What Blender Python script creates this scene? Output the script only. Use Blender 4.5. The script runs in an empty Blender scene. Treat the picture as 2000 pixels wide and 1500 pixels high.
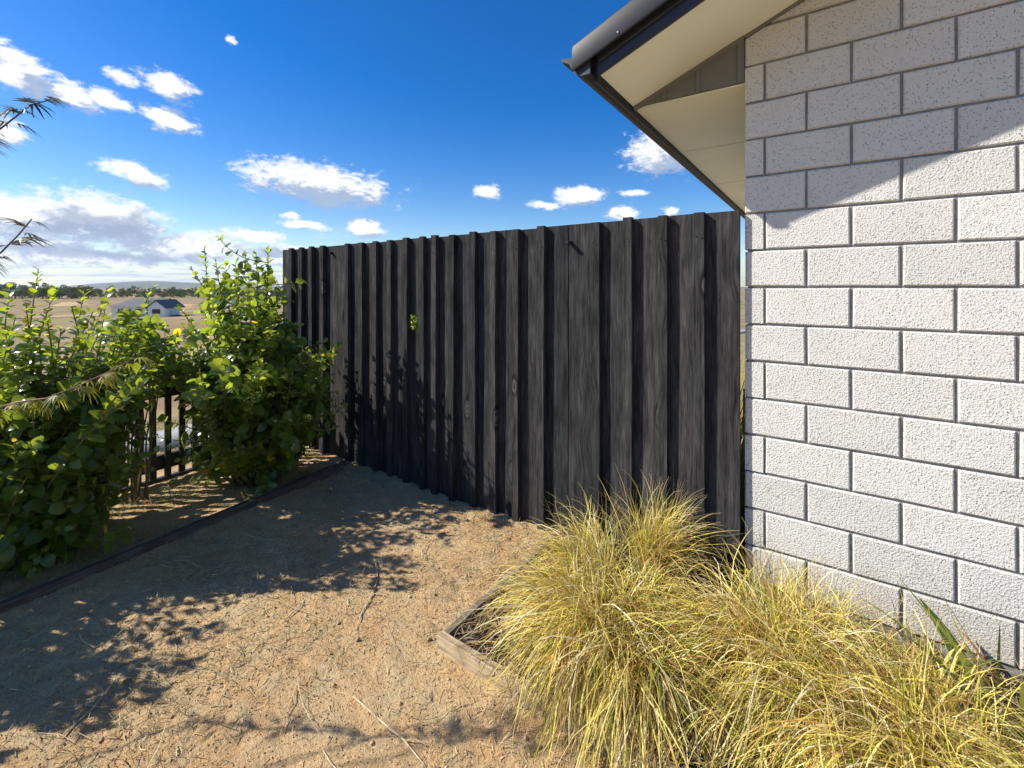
import bpy, bmesh, math, random
import numpy as np
from mathutils import Vector, Matrix

random.seed(7)
rng = np.random.default_rng(7)
scene = bpy.context.scene
COL = scene.collection

# ---------------------------------------------------------------- camera
F_PX, HOR, EYE = 886.0, 562.0, 1.44           # focal length and horizon row in photo pixels, eye height
YAW = math.atan2(886.0, 1285.0)               # the camera looks this far to the left of the fence normal
CA, SA = math.sin(YAW), math.cos(YAW)
CAM = Vector((0.31, -2.386, EYE))
cam_d = bpy.data.cameras.new('camera')
cam_d.sensor_width = 36.0
cam_d.lens = F_PX / 2000.0 * 36.0
cam_d.shift_y = -(750.0 - HOR) / 2000.0
cam_d.clip_start = 0.02
cam_d.clip_end = 30000
cam = bpy.data.objects.new('camera', cam_d)
COL.objects.link(cam)
cam.location = CAM
cam.rotation_euler = (math.pi / 2, 0, YAW)
scene.camera = cam

# ---------------------------------------------------------------- sun, exposure
TO_SUN = Vector((-0.690, -0.478, 0.652)).normalized()
sun_d = bpy.data.lights.new('sun', 'SUN')
sun_d.energy = 5.0
sun_d.angle = math.radians(0.53)
sun_d.color = (1.0, 0.94, 0.84)
sun = bpy.data.objects.new('sun', sun_d)
COL.objects.link(sun)
sun.rotation_euler = TO_SUN.to_track_quat('Z', 'Y').to_euler()
vs = scene.view_settings
vs.view_transform = 'Standard'
vs.look = 'None'
vs.gamma = 1.0
vs.exposure = 0.62
vs.use_curve_mapping = False
scene.render.engine = 'CYCLES'
scene.cycles.use_denoising = True
scene.cycles.max_bounces = 8
scene.cycles.transparent_max_bounces = 6
scene.cycles.volume_bounces = 0


# ---------------------------------------------------------------- node helpers
def N(nt, typ, props=None, ins=None):
    n = nt.nodes.new(typ)
    for k, v in (props or {}).items():
        setattr(n, k, v)
    for k, v in (ins or {}).items():
        s = n.inputs[k]
        if isinstance(v, bpy.types.NodeSocket):
            nt.links.new(v, s)
        else:
            s.default_value = v
    return n


def M_(nt, op, a, b=0.0, c=None, clamp=False):
    n = N(nt, 'ShaderNodeMath', {'operation': op, 'use_clamp': clamp}, {0: a, 1: b})
    if c is not None:
        if isinstance(c, bpy.types.NodeSocket):
            nt.links.new(c, n.inputs[2])
        else:
            n.inputs[2].default_value = c
    return n.outputs[0]


def V_(nt, op, a, b=(0, 0, 0)):
    return N(nt, 'ShaderNodeVectorMath', {'operation': op}, {0: a, 1: b})


def mixc(nt, f, a, b, blend='MIX'):
    def c4(v):
        return v if isinstance(v, bpy.types.NodeSocket) else (*v[:3], 1.0)
    n = N(nt, 'ShaderNodeMix', {'data_type': 'RGBA', 'blend_type': blend}, {0: f, 6: c4(a), 7: c4(b)})
    return n.outputs[2]


def ramp(nt, fac, stops):
    n = N(nt, 'ShaderNodeValToRGB', None, {0: fac})
    el = n.color_ramp.elements
    while len(el) < len(stops):
        el.new(0.5)
    for e, (p, c) in zip(el, stops):
        e.position = p
        e.color = (*c[:3], 1.0) if hasattr(c, '__len__') else (c, c, c, 1.0)
    return n.outputs[0]


def smooth(nt, v, lo, hi):
    return N(nt, 'ShaderNodeMapRange', {'interpolation_type': 'SMOOTHSTEP'},
             {0: v, 1: lo, 2: hi, 3: 0.0, 4: 1.0}).outputs[0]


def noise(nt, vec, scale, detail=4.0, rough=0.55, dist=0.0):
    return N(nt, 'ShaderNodeTexNoise', None,
             {'Vector': vec, 'Scale': scale, 'Detail': detail, 'Roughness': rough, 'Distortion': dist}).outputs[0]


# ---------------------------------------------------------------- sky
def pix_dir(px, py):
    t = (px - 1000.0) / F_PX
    a = math.atan(t)
    return a, (HOR - py) / F_PX * math.cos(a)


def build_sky():
    w = bpy.data.worlds.new('World')
    scene.world = w
    w.use_nodes = True
    nt = w.node_tree
    nt.nodes.clear()
    sky = N(nt, 'ShaderNodeTexSky', {'sky_type': 'NISHITA', 'sun_disc': False,
                                     'sun_elevation': math.asin(TO_SUN.z),
                                     'sun_rotation': math.atan2(TO_SUN.x, TO_SUN.y) % (2 * math.pi),
                                     'altitude': 50.0, 'air_density': 1.0, 'dust_density': 0.3, 'ozone_density': 2.0})
    hs = N(nt, 'ShaderNodeHueSaturation', None, {'Hue': 0.513, 'Saturation': 1.55, 'Value': 1.06, 'Color': sky.outputs[0]})
    d = N(nt, 'ShaderNodeTexCoord').outputs['Generated']
    right = V_(nt, 'DOT_PRODUCT', d, (SA, CA, 0)).outputs['Value']
    fwd = V_(nt, 'DOT_PRODUCT', d, (-CA, SA, 0)).outputs['Value']
    sep = N(nt, 'ShaderNodeSeparateXYZ', None, {0: d})
    az = M_(nt, 'ARCTAN2', right, fwd)
    hyp = M_(nt, 'SQRT', M_(nt, 'ADD', M_(nt, 'MULTIPLY', right, right), M_(nt, 'MULTIPLY', fwd, fwd)))
    q = M_(nt, 'DIVIDE', sep.outputs[2], M_(nt, 'MAXIMUM', hyp, 0.05))
    clouds = [  # photo px: cx, cy, rx, ry, tilt (deg, + = right end lower)
        (630, 360, 172, 52, 5), (705, 441, 48, 25, 6), (592, 441, 56, 13, 4), (568, 421, 24, 9, 0),
        (953, 374, 34, 17, 0), (1130, 383, 62, 26, 0), (1066, 399, 38, 11, 5), (1215, 415, 42, 17, 0),
        (1290, 302, 82, 56, 0), (1240, 377, 34, 9, 5), (1310, 412, 18, 9, 0),
        (40, 150, 100, 50, 20), (130, 185, 80, 32, 22), (215, 194, 52, 20, 20), (20, 105, 70, 28, 14),
        (325, 168, 76, 30, 14), (240, 152, 50, 20, 14), (335, 232, 66, 28, 16), (262, 340, 80, 24, 12), (10, 255, 56, 32, 16),
        (452, 77, 15, 13, 30), (500, 461, 80, 15, 0),
        (30, 425, 200, 62, 6), (190, 425, 190, 62, 6), (350, 480, 190, 30, 2), (120, 500, 260, 30, 0),
        (560, 500, 90, 26, 0), (-240, 330, 260, 90, 10)]
    # a few clouds on round the horizon, behind the camera
    extra = [(2.4, 0.5, 0.32, 0.10), (2.9, 0.28, 0.26, 0.07), (-2.5, 0.42, 0.34, 0.09), (1.6, 0.33, 0.24, 0.06)]
    ell = []
    for cx, cy, rx, ry, tl in clouds:
        if -400 < cx < 2200:
            a, e = pix_dir(cx, cy)
            ca = math.cos(a)
            ell.append((a, e, rx / F_PX * ca * ca, ry / F_PX * ca, -math.radians(tl)))
    ell += [(a, e, ra, re, 0.0) for a, e, ra, re in extra]

    # warped position
    P0 = N(nt, 'ShaderNodeCombineXYZ', None, {0: az, 1: q, 2: 0.0}).outputs[0]

    def field(P):
        wn = N(nt, 'ShaderNodeTexNoise', None, {'Vector': P, 'Scale': 16.0, 'Detail': 3.0, 'Roughness': 0.6})
        Pw = V_(nt, 'ADD', P, V_(nt, 'MULTIPLY', V_(nt, 'SUBTRACT', wn.outputs['Color'], (0.5, 0.5, 0.5)).outputs[0],
                                 (0.035, 0.022, 0)).outputs[0]).outputs[0]
        best = None
        for a, e, ra, re, rot in ell:
            mp = N(nt, 'ShaderNodeMapping', {'vector_type': 'TEXTURE'},
                   {'Vector': Pw, 'Location': (a, e, 0), 'Rotation': (0, 0, rot), 'Scale': (ra, re, 1)})
            ln = V_(nt, 'LENGTH', mp.outputs[0]).outputs['Value']
            best = ln if best is None else M_(nt, 'SMOOTH_MIN', best, ln, 0.12)
        Ps = V_(nt, 'MULTIPLY', P, (1.0, 1.7, 1.0)).outputs[0]
        n1 = noise(nt, Ps, 22.0, 7.0, 0.62, 0.25)
        n2 = noise(nt, Ps, 9.0, 3.0, 0.5)
        n3 = noise(nt, Ps, 75.0, 4.0, 0.65, 0.5)
        v = M_(nt, 'SUBTRACT', 1.0, best)
        v = M_(nt, 'ADD', v, M_(nt, 'MULTIPLY', M_(nt, 'SUBTRACT', n3, 0.5), 0.9))
        v = M_(nt, 'ADD', v, M_(nt, 'MULTIPLY', M_(nt, 'SUBTRACT', n1, 0.5), 1.45))
        return M_(nt, 'ADD', v, M_(nt, 'MULTIPLY', M_(nt, 'SUBTRACT', n2, 0.5), 0.7))

    f0 = field(P0)
    f1 = field(V_(nt, 'ADD', P0, (-0.020, 0.030, 0)).outputs[0])
    dens = smooth(nt, f0, -0.02, 0.55)
    # undersides: more cloud above and sunward means less light
    lit = M_(nt, 'SUBTRACT', f0, f1)
    shade = smooth(nt, M_(nt, 'ADD', lit, M_(nt, 'MULTIPLY', f1, -0.42)), -0.36, 0.40)
    # low stratiform bank towards the horizon, foreshortened with height
    pl = M_(nt, 'DIVIDE', 1.0, M_(nt, 'ADD', M_(nt, 'MAXIMUM', q, 0.0), 0.022))
    Pb = N(nt, 'ShaderNodeCombineXYZ', None, {0: M_(nt, 'MULTIPLY', az, 7.0), 1: M_(nt, 'MULTIPLY', pl, 0.42), 2: 3.1}).outputs[0]
    b0 = noise(nt, Pb, 1.15, 8.0, 0.6, 0.4)
    Pb1 = V_(nt, 'ADD', Pb, (-0.25, -0.22, 0)).outputs[0]
    b1 = noise(nt, Pb1, 1.15, 8.0, 0.6, 0.4)
    side = smooth(nt, az, 0.15, -0.62)
    cover = M_(nt, 'MULTIPLY', smooth(nt, q, 0.17, 0.075), M_(nt, 'ADD', 0.25, M_(nt, 'MULTIPLY', side, 0.75)))
    bank = smooth(nt, M_(nt, 'ADD', b0, M_(nt, 'MULTIPLY', M_(nt, 'SUBTRACT', cover, 1.0), 0.36)), 0.40, 0.54)
    bsh = smooth(nt, M_(nt, 'SUBTRACT', b0, b1), -0.10, 0.07)
    cw, cg = (7.0, 7.1, 7.2), (2.7, 3.4, 4.7)
    ccol = mixc(nt, shade, cg, cw)
    bcol = mixc(nt, bsh, (2.4, 3.4, 5.2), (6.8, 7.0, 7.3))
    c = mixc(nt, M_(nt, 'MULTIPLY', bank, 0.95), hs.outputs[0], bcol)
    c = mixc(nt, M_(nt, 'MULTIPLY', dens, 0.98), c, ccol)
    for cx, cy, rx, ry in ((195, 438, 190, 38), (240, 500, 260, 15)):
        a_, e_ = pix_dir(cx, cy)
        mp = N(nt, 'ShaderNodeMapping', {'vector_type': 'TEXTURE'}, {'Vector': P0, 'Location': (a_, e_, 0), 'Rotation': (0, 0, -0.06), 'Scale': (rx / F_PX * math.cos(a_) ** 2, ry / F_PX * math.cos(a_), 1)})
        ln = V_(nt, 'LENGTH', mp.outputs[0]).outputs['Value']
        gm = M_(nt, 'ADD', M_(nt, 'SUBTRACT', 1.0, ln), M_(nt, 'MULTIPLY', M_(nt, 'SUBTRACT', noise(nt, P0, 24.0, 6.0, 0.6, 0.4), 0.5), 2.6))
        c = mixc(nt, M_(nt, 'MULTIPLY', smooth(nt, gm, 0.05, 0.75), 0.8), c, (2.2, 2.8, 4.0))
    bg = N(nt, 'ShaderNodeBackground', None, {'Color': c, 'Strength': 0.10})
    out = N(nt, 'ShaderNodeOutputWorld', None, {'Surface': bg.outputs[0]})
    w.cycles.sampling_method = 'MANUAL'
    w.cycles.sample_map_resolution = 512


build_sky()


# ---------------------------------------------------------------- general helpers
def P(px, py, z):
    """a photo pixel on the horizontal plane at height z"""
    t = (px - 1000.0) / F_PX
    Z = (EYE - z) * F_PX / (py - HOR)
    X = t * Z
    return Vector((CAM.x + X * SA - Z * CA, CAM.y + X * CA + Z * SA, z))


def PD(px, py, Z):
    """a photo pixel at a depth of Z metres"""
    X = (px - 1000.0) / F_PX * Z
    return Vector((CAM.x + X * SA - Z * CA, CAM.y + X * CA + Z * SA, EYE + (HOR - py) / F_PX * Z))


def XW(px, y):
    """world x where a pixel column meets the plane at this y"""
    t = (px - 1000.0) / F_PX
    Z = (y - CAM.y) / (CA * t + SA)
    return CAM.x + Z * (t * SA - CA)


def tag(o, label=None, cat=None, group=None, kind=None):
    if label: o['label'] = label
    if cat: o['category'] = cat
    if group: o['group'] = group
    if kind: o['kind'] = kind
    return o


def link(o, parent=None):
    COL.objects.link(o)
    if parent is not None:
        o.parent = parent
    return o


def thing(name, label, cat, loc=(0, 0, 0), rz=0.0, group=None):
    o = bpy.data.objects.new(name, None)
    o.empty_display_size = 0.1
    o.location = loc
    o.rotation_euler = (0, 0, rz)
    link(o)
    return tag(o, label, cat, group)


def mk_mesh(name, verts, faces, mat=None, smooth_=False, tint=None):
    me = bpy.data.meshes.new(name)
    me.from_pydata([tuple(v) for v in verts], [], faces)
    if mat: me.materials.append(mat)
    if smooth_:
        me.polygons.foreach_set('use_smooth', [True] * len(me.polygons))
    if tint is not None:
        at = me.color_attributes.new('tint', 'FLOAT_COLOR', 'POINT')
        arr = np.ones((len(verts), 4), dtype=np.float32)
        arr[:, :3] = tint
        at.data.foreach_set('color', arr.ravel())
    me.update()
    return me


def np_mesh(name, verts, quads, mat=None, tint=None, smooth_=False):
    """fast mesh of quads (or triangles) from arrays"""
    me = bpy.data.meshes.new(name)
    verts = np.asarray(verts, dtype=np.float32)
    quads = np.asarray(quads, dtype=np.int32)
    k = quads.shape[1]
    me.vertices.add(len(verts))
    me.vertices.foreach_set('co', verts.ravel())
    me.loops.add(quads.size)
    me.loops.foreach_set('vertex_index', quads.ravel())
    me.polygons.add(len(quads))
    me.polygons.foreach_set('loop_start', np.arange(0, quads.size, k, dtype=np.int32))
    me.polygons.foreach_set('loop_total', np.full(len(quads), k, dtype=np.int32))
    if smooth_:
        me.polygons.foreach_set('use_smooth', np.ones(len(quads), dtype=bool))
    if tint is not None:
        at = me.color_attributes.new('tint', 'FLOAT_COLOR', 'POINT')
        arr = np.ones((len(verts), 4), dtype=np.float32)
        arr[:, :3] = tint
        at.data.foreach_set('color', arr.ravel())
    if mat: me.materials.append(mat)
    me.update(calc_edges=True)
    me.validate()
    return me


def obj(name, me, parent=None, loc=(0, 0, 0), rot=(0, 0, 0)):
    o = bpy.data.objects.new(name, me)
    o.location = loc
    o.rotation_euler = rot
    return link(o, parent)


def box_geo(x0, x1, y0, y1, z0, z1):
    v = [(x0, y0, z0), (x1, y0, z0), (x1, y1, z0), (x0, y1, z0), (x0, y0, z1), (x1, y0, z1), (x1, y1, z1), (x0, y1, z1)]
    f = [(0, 3, 2, 1), (4, 5, 6, 7), (0, 1, 5, 4), (1, 2, 6, 5), (2, 3, 7, 6), (3, 0, 4, 7)]
    return v, f


def join_geo(parts):
    V, Fc = [], []
    for v, f in parts:
        o = len(V)
        V += list(v)
        Fc += [tuple(i + o for i in ff) for ff in f]
    return V, Fc


def box_mesh(name, dims, mat, bevel=0.0, seg=1, jit=0.0, nz=1, seed=0):
    """box x0,x1,y0,y1,z0,z1 with bevelled edges; nz loops along the longest axis for a slight bow"""
    bm = bmesh.new()
    v, f = box_geo(*dims)
    bv = [bm.verts.new(p) for p in v]
    for ff in f:
        bm.faces.new([bv[i] for i in ff])
    if nz > 1:
        d = [dims[1] - dims[0], dims[3] - dims[2], dims[5] - dims[4]]
        ax = d.index(max(d))
        es = [e for e in bm.edges if abs((e.verts[0].co - e.verts[1].co)[ax]) > 0.9 * d[ax]]
        bmesh.ops.subdivide_edges(bm, edges=es, cuts=nz - 1, use_grid_fill=True)
    if bevel > 0:
        es = [e for e in bm.edges if len(e.link_faces) == 2 and e.calc_face_angle() > 0.5]
        bmesh.ops.bevel(bm, geom=es, offset=bevel, segments=seg, affect='EDGES', profile=0.6)
    if jit > 0:
        r = random.Random(seed)
        d = [dims[1] - dims[0], dims[3] - dims[2], dims[5] - dims[4]]
        ax = d.index(max(d))
        ph = [r.uniform(0, 6.28) for _ in range(6)]
        for vv in bm.verts:
            s = (vv.co[ax] - dims[2 * ax]) / d[ax]
            for k in range(3):
                if k != ax:
                    vv.co[k] += jit * (math.sin(s * 5.0 + ph[k]) * 0.7 + math.sin(s * 13.0 + ph[k + 3]) * 0.3)
    bmesh.ops.recalc_face_normals(bm, faces=bm.faces)
    me = bpy.data.meshes.new(name)
    bm.to_mesh(me)
    bm.free()
    if mat: me.materials.append(mat)
    return me


def prism_xz(poly, y0, y1, name, mat, cham=0.0):
    """polygon in x,z pushed from y0 (front) to y1, with a chamfered front edge"""
    poly = list(poly)
    area = sum(poly[i][0] * poly[(i + 1) % len(poly)][1] - poly[(i + 1) % len(poly)][0] * poly[i][1] for i in range(len(poly)))
    if area < 0: poly.reverse()
    n = len(poly)
    if cham > 0:
        ins = []
        for i in range(n):
            p, a, b = Vector(poly[i]), Vector(poly[i - 1]), Vector(poly[(i + 1) % n])
            e1, e2 = (p - a).normalized(), (b - p).normalized()
            n1, n2 = Vector((-e1.y, e1.x)), Vector((-e2.y, e2.x))
            m = (n1 + n2)
            k = max(0.3, 1 + n1.dot(n2))
            ins.append(p + m * (cham / k))
        rings = [[(p[0], y0, p[1]) for p in ins], [(p[0], y0 + cham, p[1]) for p in poly], [(p[0], y1, p[1]) for p in poly]]
    else:
        rings = [[(p[0], y0, p[1]) for p in poly], [(p[0], y1, p[1]) for p in poly]]
    V = [v for r in rings for v in r]
    Fc = [tuple(range(n))]
    for k in range(len(rings) - 1):
        for i in range(n):
            j = (i + 1) % n
            Fc.append((k * n + j, k * n + i, (k + 1) * n + i, (k + 1) * n + j))
    Fc.append(tuple(reversed(range((len(rings) - 1) * n, len(rings) * n))))
    return mk_mesh(name, V, Fc, mat)


def sweep_y(profile, y0, y1, name, mat, slope=None, closed=True, smooth_=False):
    """profile in x,z pushed along y"""
    n = len(profile)
    V = [(p[0], y0, p[1]) for p in profile] + [(p[0], y1, p[1]) for p in profile]
    Fc = []
    for i in range(n if closed else n - 1):
        j = (i + 1) % n
        Fc.append((i, j, n + j, n + i))
    if closed:
        Fc.append(tuple(reversed(range(n))))
        Fc.append(tuple(range(n, 2 * n)))
    me = mk_mesh(name, V, Fc, mat, smooth_)
    bm = bmesh.new(); bm.from_mesh(me)
    bmesh.ops.recalc_face_normals(bm, faces=bm.faces)
    bm.to_mesh(me); bm.free()
    return me


def tube_geo(pts, radii, k=6):
    V, Fc = [], []
    pts = [Vector(p) for p in pts]
    for i, p in enumerate(pts):
        d = (pts[min(i + 1, len(pts) - 1)] - pts[max(i - 1, 0)])
        d = d.normalized() if d.length > 1e-9 else Vector((0, 0, 1))
        a = d.orthogonal().normalized() if i == 0 else (a - d * a.dot(d)).normalized()
        b = d.cross(a)
        for j in range(k):
            t = 2 * math.pi * j / k
            V.append(p + (a * math.cos(t) + b * math.sin(t)) * radii[i])
    for i in range(len(pts) - 1):
        for j in range(k):
            Fc.append((i * k + j, i * k + (j + 1) % k, (i + 1) * k + (j + 1) % k, (i + 1) * k + j))
    Fc.append(tuple(reversed(range(k))))
    Fc.append(tuple(range((len(pts) - 1) * k, len(pts) * k)))
    return V, Fc


def vnoise(x, y, seed=0):
    """value noise on arrays"""
    def h(i, j):
        n = (i * 374761393 + j * 668265263 + seed * 1442695041) & 0xFFFFFFFF
        n = ((n ^ (n >> 13)) * 1274126177) & 0xFFFFFFFF
        return ((n ^ (n >> 16)) & 0xFFFF) / 65535.0
    xi, yi = np.floor(x).astype(np.int64), np.floor(y).astype(np.int64)
    fx, fy = x - xi, y - yi
    fx, fy = fx * fx * (3 - 2 * fx), fy * fy * (3 - 2 * fy)
    a, b, c, d = h(xi, yi), h(xi + 1, yi), h(xi, yi + 1), h(xi + 1, yi + 1)
    return (a * (1 - fx) + b * fx) * (1 - fy) + (c * (1 - fx) + d * fx) * fy


def fbm(x, y, scale, octv=4, seed=0):
    s, amp, t = 0.0, 1.0, 0.0
    for o in range(octv):
        s = s + amp * vnoise(x * scale * 2 ** o, y * scale * 2 ** o, seed + o * 17)
        t += amp
        amp *= 0.5
    return s / t


# ---------------------------------------------------------------- materials
def new_mat(name, rough=0.8, spec=0.3, metallic=0.0):
    m = bpy.data.materials.new(name)
    m.use_nodes = True
    nt = m.node_tree
    b = nt.nodes['Principled BSDF']
    b.inputs['Roughness'].default_value = rough
    b.inputs['Specular IOR Level'].default_value = spec
    b.inputs['Metallic'].default_value = metallic
    return m, nt, b


def bump(nt, b, h, strength, dist):
    bp = N(nt, 'ShaderNodeBump', None, {'Height': h, 'Strength': strength, 'Distance': dist})
    nt.links.new(bp.outputs[0], b.inputs['Normal'])
    return bp


def wpos(nt):
    return N(nt, 'ShaderNodeNewGeometry').outputs['Position']


def orand(nt):
    return N(nt, 'ShaderNodeObjectInfo').outputs['Random']


def plain(name, col, rough=0.7, spec=0.3, metallic=0.0, var=0.15, scale=8.0, bmp=0.0):
    m, nt, b = new_mat(name, rough, spec, metallic)
    p = wpos(nt)
    n = noise(nt, p, scale, 5.0)
    f = ramp(nt, n, [(0.3, 1 - var), (0.7, 1 + var)])
    c = mixc(nt, 1.0, col, f, 'MULTIPLY')
    nt.links.new(c, b.inputs['Base Color'])
    if bmp > 0:
        bump(nt, b, noise(nt, p, scale * 12, 4.0), bmp, 0.01)
    return m


MAT = {}

# concrete block: pale face, dark aggregate specks, pitted relief
m, nt, b = new_mat('concrete_block', 0.9, 0.2)
p = wpos(nt)
r = orand(nt)
n_big = noise(nt, p, 3.0, 4.0)
n_f = noise(nt, p, 190.0, 3.0, 0.6)
vor = N(nt, 'ShaderNodeTexVoronoi', {'feature': 'F1'}, {'Vector': p, 'Scale': 115.0, 'Randomness': 1.0})
spk = smooth(nt, vor.outputs['Distance'], 0.30, 0.16)
pick = smooth(nt, N(nt, 'ShaderNodeSeparateColor', None, {0: vor.outputs['Color']}).outputs[0], 0.30, 0.55)
spk = M_(nt, 'MULTIPLY', spk, pick)
base = ramp(nt, M_(nt, 'ADD', M_(nt, 'MULTIPLY', n_big, 0.6), M_(nt, 'MULTIPLY', r, 0.4)),
            [(0.2, (0.60, 0.588, 0.545)), (0.5, (0.70, 0.68, 0.625)), (0.8, (0.76, 0.742, 0.69))])
base = mixc(nt, ramp(nt, n_f, [(0.35, 0.0), (0.7, 0.45)]), base, (0.52, 0.505, 0.48))
base = mixc(nt, M_(nt, 'MULTIPLY', spk, 0.70), base, (0.20, 0.195, 0.19))
zz = N(nt, 'ShaderNodeSeparateXYZ', None, {0: p}).outputs[2]
dirt = M_(nt, 'MULTIPLY', smooth(nt, M_(nt, 'ADD', zz, M_(nt, 'MULTIPLY', noise(nt, p, 7.0, 4.0), -0.5)), 0.12, -0.22), 0.5)
base = mixc(nt, dirt, base, (0.42, 0.36, 0.27))
nt.links.new(base, b.inputs['Base Color'])
h = M_(nt, 'SUBTRACT', M_(nt, 'ADD', M_(nt, 'MULTIPLY', noise(nt, p, 125.0, 3.0, 0.65), 1.2), M_(nt, 'MULTIPLY', n_f, 0.5)),
       M_(nt, 'MULTIPLY', spk, 0.7))
bump(nt, b, h, 1.0, 0.0052)
MAT['block'] = m
MAT['mortar'] = plain('mortar', (0.27, 0.265, 0.26), 0.95, 0.1, 0, 0.18, 30.0, 0.5)
MAT['footing'] = plain('footing_concrete', (0.33, 0.33, 0.325), 0.9, 0.2, 0, 0.2, 6.0, 0.3)
MAT['soffit'] = plain('soffit_paint', (0.88, 0.89, 0.75), 0.6, 0.3, 0, 0.03, 4.0)
MAT['infill'] = plain('infill_paint', (0.17, 0.168, 0.157), 0.6, 0.3, 0, 0.06, 6.0)
MAT['steel'] = plain('painted_steel', (0.030, 0.037, 0.052), 0.42, 0.28, 0.0, 0.15, 20.0)
MAT['barge'] = plain('barge_steel', (0.022, 0.022, 0.024), 0.42, 0.35, 0.0, 0.15, 12.0)
MAT['gutter'] = plain('gutter_steel', (0.016, 0.017, 0.020), 0.5, 0.18, 0.0, 0.15, 20.0)
MAT['roof'] = plain('roof_steel', (0.05, 0.053, 0.06), 0.4, 0.5, 0.0, 0.1, 10.0)


def wood(name, dark, mid, light, rough=0.75, knots=True, grain=1.0, axis='Z', spec=0.25):
    m, nt, b = new_mat(name, rough, spec)
    tc = N(nt, 'ShaderNodeTexCoord').outputs['Object']
    r = orand(nt)
    off = N(nt, 'ShaderNodeCombineXYZ', None, {0: M_(nt, 'MULTIPLY', r, 37.0), 1: M_(nt, 'MULTIPLY', r, 11.0), 2: M_(nt, 'MULTIPLY', r, 53.0)}).outputs[0]
    p = V_(nt, 'ADD', tc, off).outputs[0]
    st = {'Z': (1, 1, 0.06), 'X': (0.06, 1, 1), 'Y': (1, 0.06, 1)}[axis]
    # knots: rings round scattered cells
    ks = {'Z': (6.0, 0.0, 2.4), 'X': (2.4, 0.0, 6.0), 'Y': (0.0, 2.4, 6.0)}[axis]
    kv = N(nt, 'ShaderNodeTexVoronoi', {'feature': 'F1'}, {'Vector': V_(nt, 'MULTIPLY', p, ks).outputs[0], 'Scale': 1.0})
    kd = kv.outputs['Distance']
    kr = N(nt, 'ShaderNodeSeparateColor', None, {0: kv.outputs['Color']}).outputs[0]
    near = smooth(nt, kd, 0.42, 0.08)
    sp = V_(nt, 'MULTIPLY', p, st).outputs[0]
    sp = V_(nt, 'ADD', sp, N(nt, 'ShaderNodeCombineXYZ', None, {0: M_(nt, 'MULTIPLY', near, 0.018), 1: 0.0, 2: 0.0}).outputs[0]).outputs[0]
    g = noise(nt, sp, 46.0 * grain, 7.0, 0.7, 0.35)
    g2 = noise(nt, sp, 170.0 * grain, 3.0, 0.6)
    big = noise(nt, p, 2.6, 3.0)
    blot = noise(nt, V_(nt, 'MULTIPLY', p, (1, 1, 0.5)).outputs[0], 9.0, 4.0)
    c = ramp(nt, g, [(0.30, dark), (0.52, mid), (0.78, light)])
    c = mixc(nt, 1.0, c, ramp(nt, g2, [(0.3, 0.62), (0.7, 1.32)]), 'MULTIPLY')
    c = mixc(nt, 1.0, c, ramp(nt, M_(nt, 'ADD', M_(nt, 'MULTIPLY', big, 0.5), M_(nt, 'MULTIPLY', r, 0.5)), [(0.2, (0.62, 0.68, 0.70)), (0.5, (1, 1, 1)), (0.8, (1.32, 1.24, 1.20))]), 'MULTIPLY')
    c = mixc(nt, 1.0, c, ramp(nt, blot, [(0.35, 0.75), (0.65, 1.15)]), 'MULTIPLY')
    hgt = M_(nt, 'ADD', M_(nt, 'MULTIPLY', g, 0.8), M_(nt, 'MULTIPLY', g2, 0.35))
    if knots:
        gate = smooth(nt, kr, 0.66, 0.70)
        ring = M_(nt, 'SINE', M_(nt, 'MULTIPLY', M_(nt, 'ADD', kd, M_(nt, 'MULTIPLY', g2, 0.04)), 95.0))
        core = M_(nt, 'MULTIPLY', smooth(nt, kd, 0.17, 0.11), gate)
        kc = mixc(nt, M_(nt, 'ADD', M_(nt, 'MULTIPLY', ring, 0.5), 0.5), tuple(v * 0.7 for v in mid), tuple(v * 1.35 for v in light))
        c = mixc(nt, M_(nt, 'MULTIPLY', core, 0.7), c, kc)
        rim = M_(nt, 'MULTIPLY', M_(nt, 'MULTIPLY', smooth(nt, kd, 0.24, 0.17), smooth(nt, kd, 0.12, 0.16)), gate)
        c = mixc(nt, M_(nt, 'MULTIPLY', rim, 0.55), c, tuple(v * 0.5 for v in dark))
        hgt = M_(nt, 'ADD', hgt, M_(nt, 'MULTIPLY', core, M_(nt, 'MULTIPLY', ring, 0.25)))
    nt.links.new(c, b.inputs['Base Color'])
    bump(nt, b, hgt, 0.5, 0.004)
    return m


MAT['black_wood'] = wood('black_stained_pine', (0.015, 0.0148, 0.015), (0.047, 0.0465, 0.047), (0.092, 0.090, 0.089), 0.9, True, 1.15, 'Z', 0.02)
MAT['picket_wood'] = wood('picket_black', (0.012, 0.012, 0.012), (0.028, 0.027, 0.026), (0.055, 0.053, 0.05), 0.55, False, 1.0, 'Z', 0.5)
MAT['edge_wood'] = wood('weathered_timber', (0.20, 0.15, 0.09), (0.38, 0.30, 0.19), (0.56, 0.48, 0.33), 0.85, False, 0.8, 'X')
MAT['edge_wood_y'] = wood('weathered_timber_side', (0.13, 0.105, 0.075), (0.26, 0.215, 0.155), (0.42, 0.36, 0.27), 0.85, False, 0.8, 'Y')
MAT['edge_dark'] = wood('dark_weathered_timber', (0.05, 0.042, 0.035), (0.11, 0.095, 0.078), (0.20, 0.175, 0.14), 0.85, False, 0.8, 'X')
MAT['metal'] = plain('galvanised_bolt', (0.18, 0.175, 0.17), 0.5, 0.5, 0.7, 0.3, 90.0)


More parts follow.
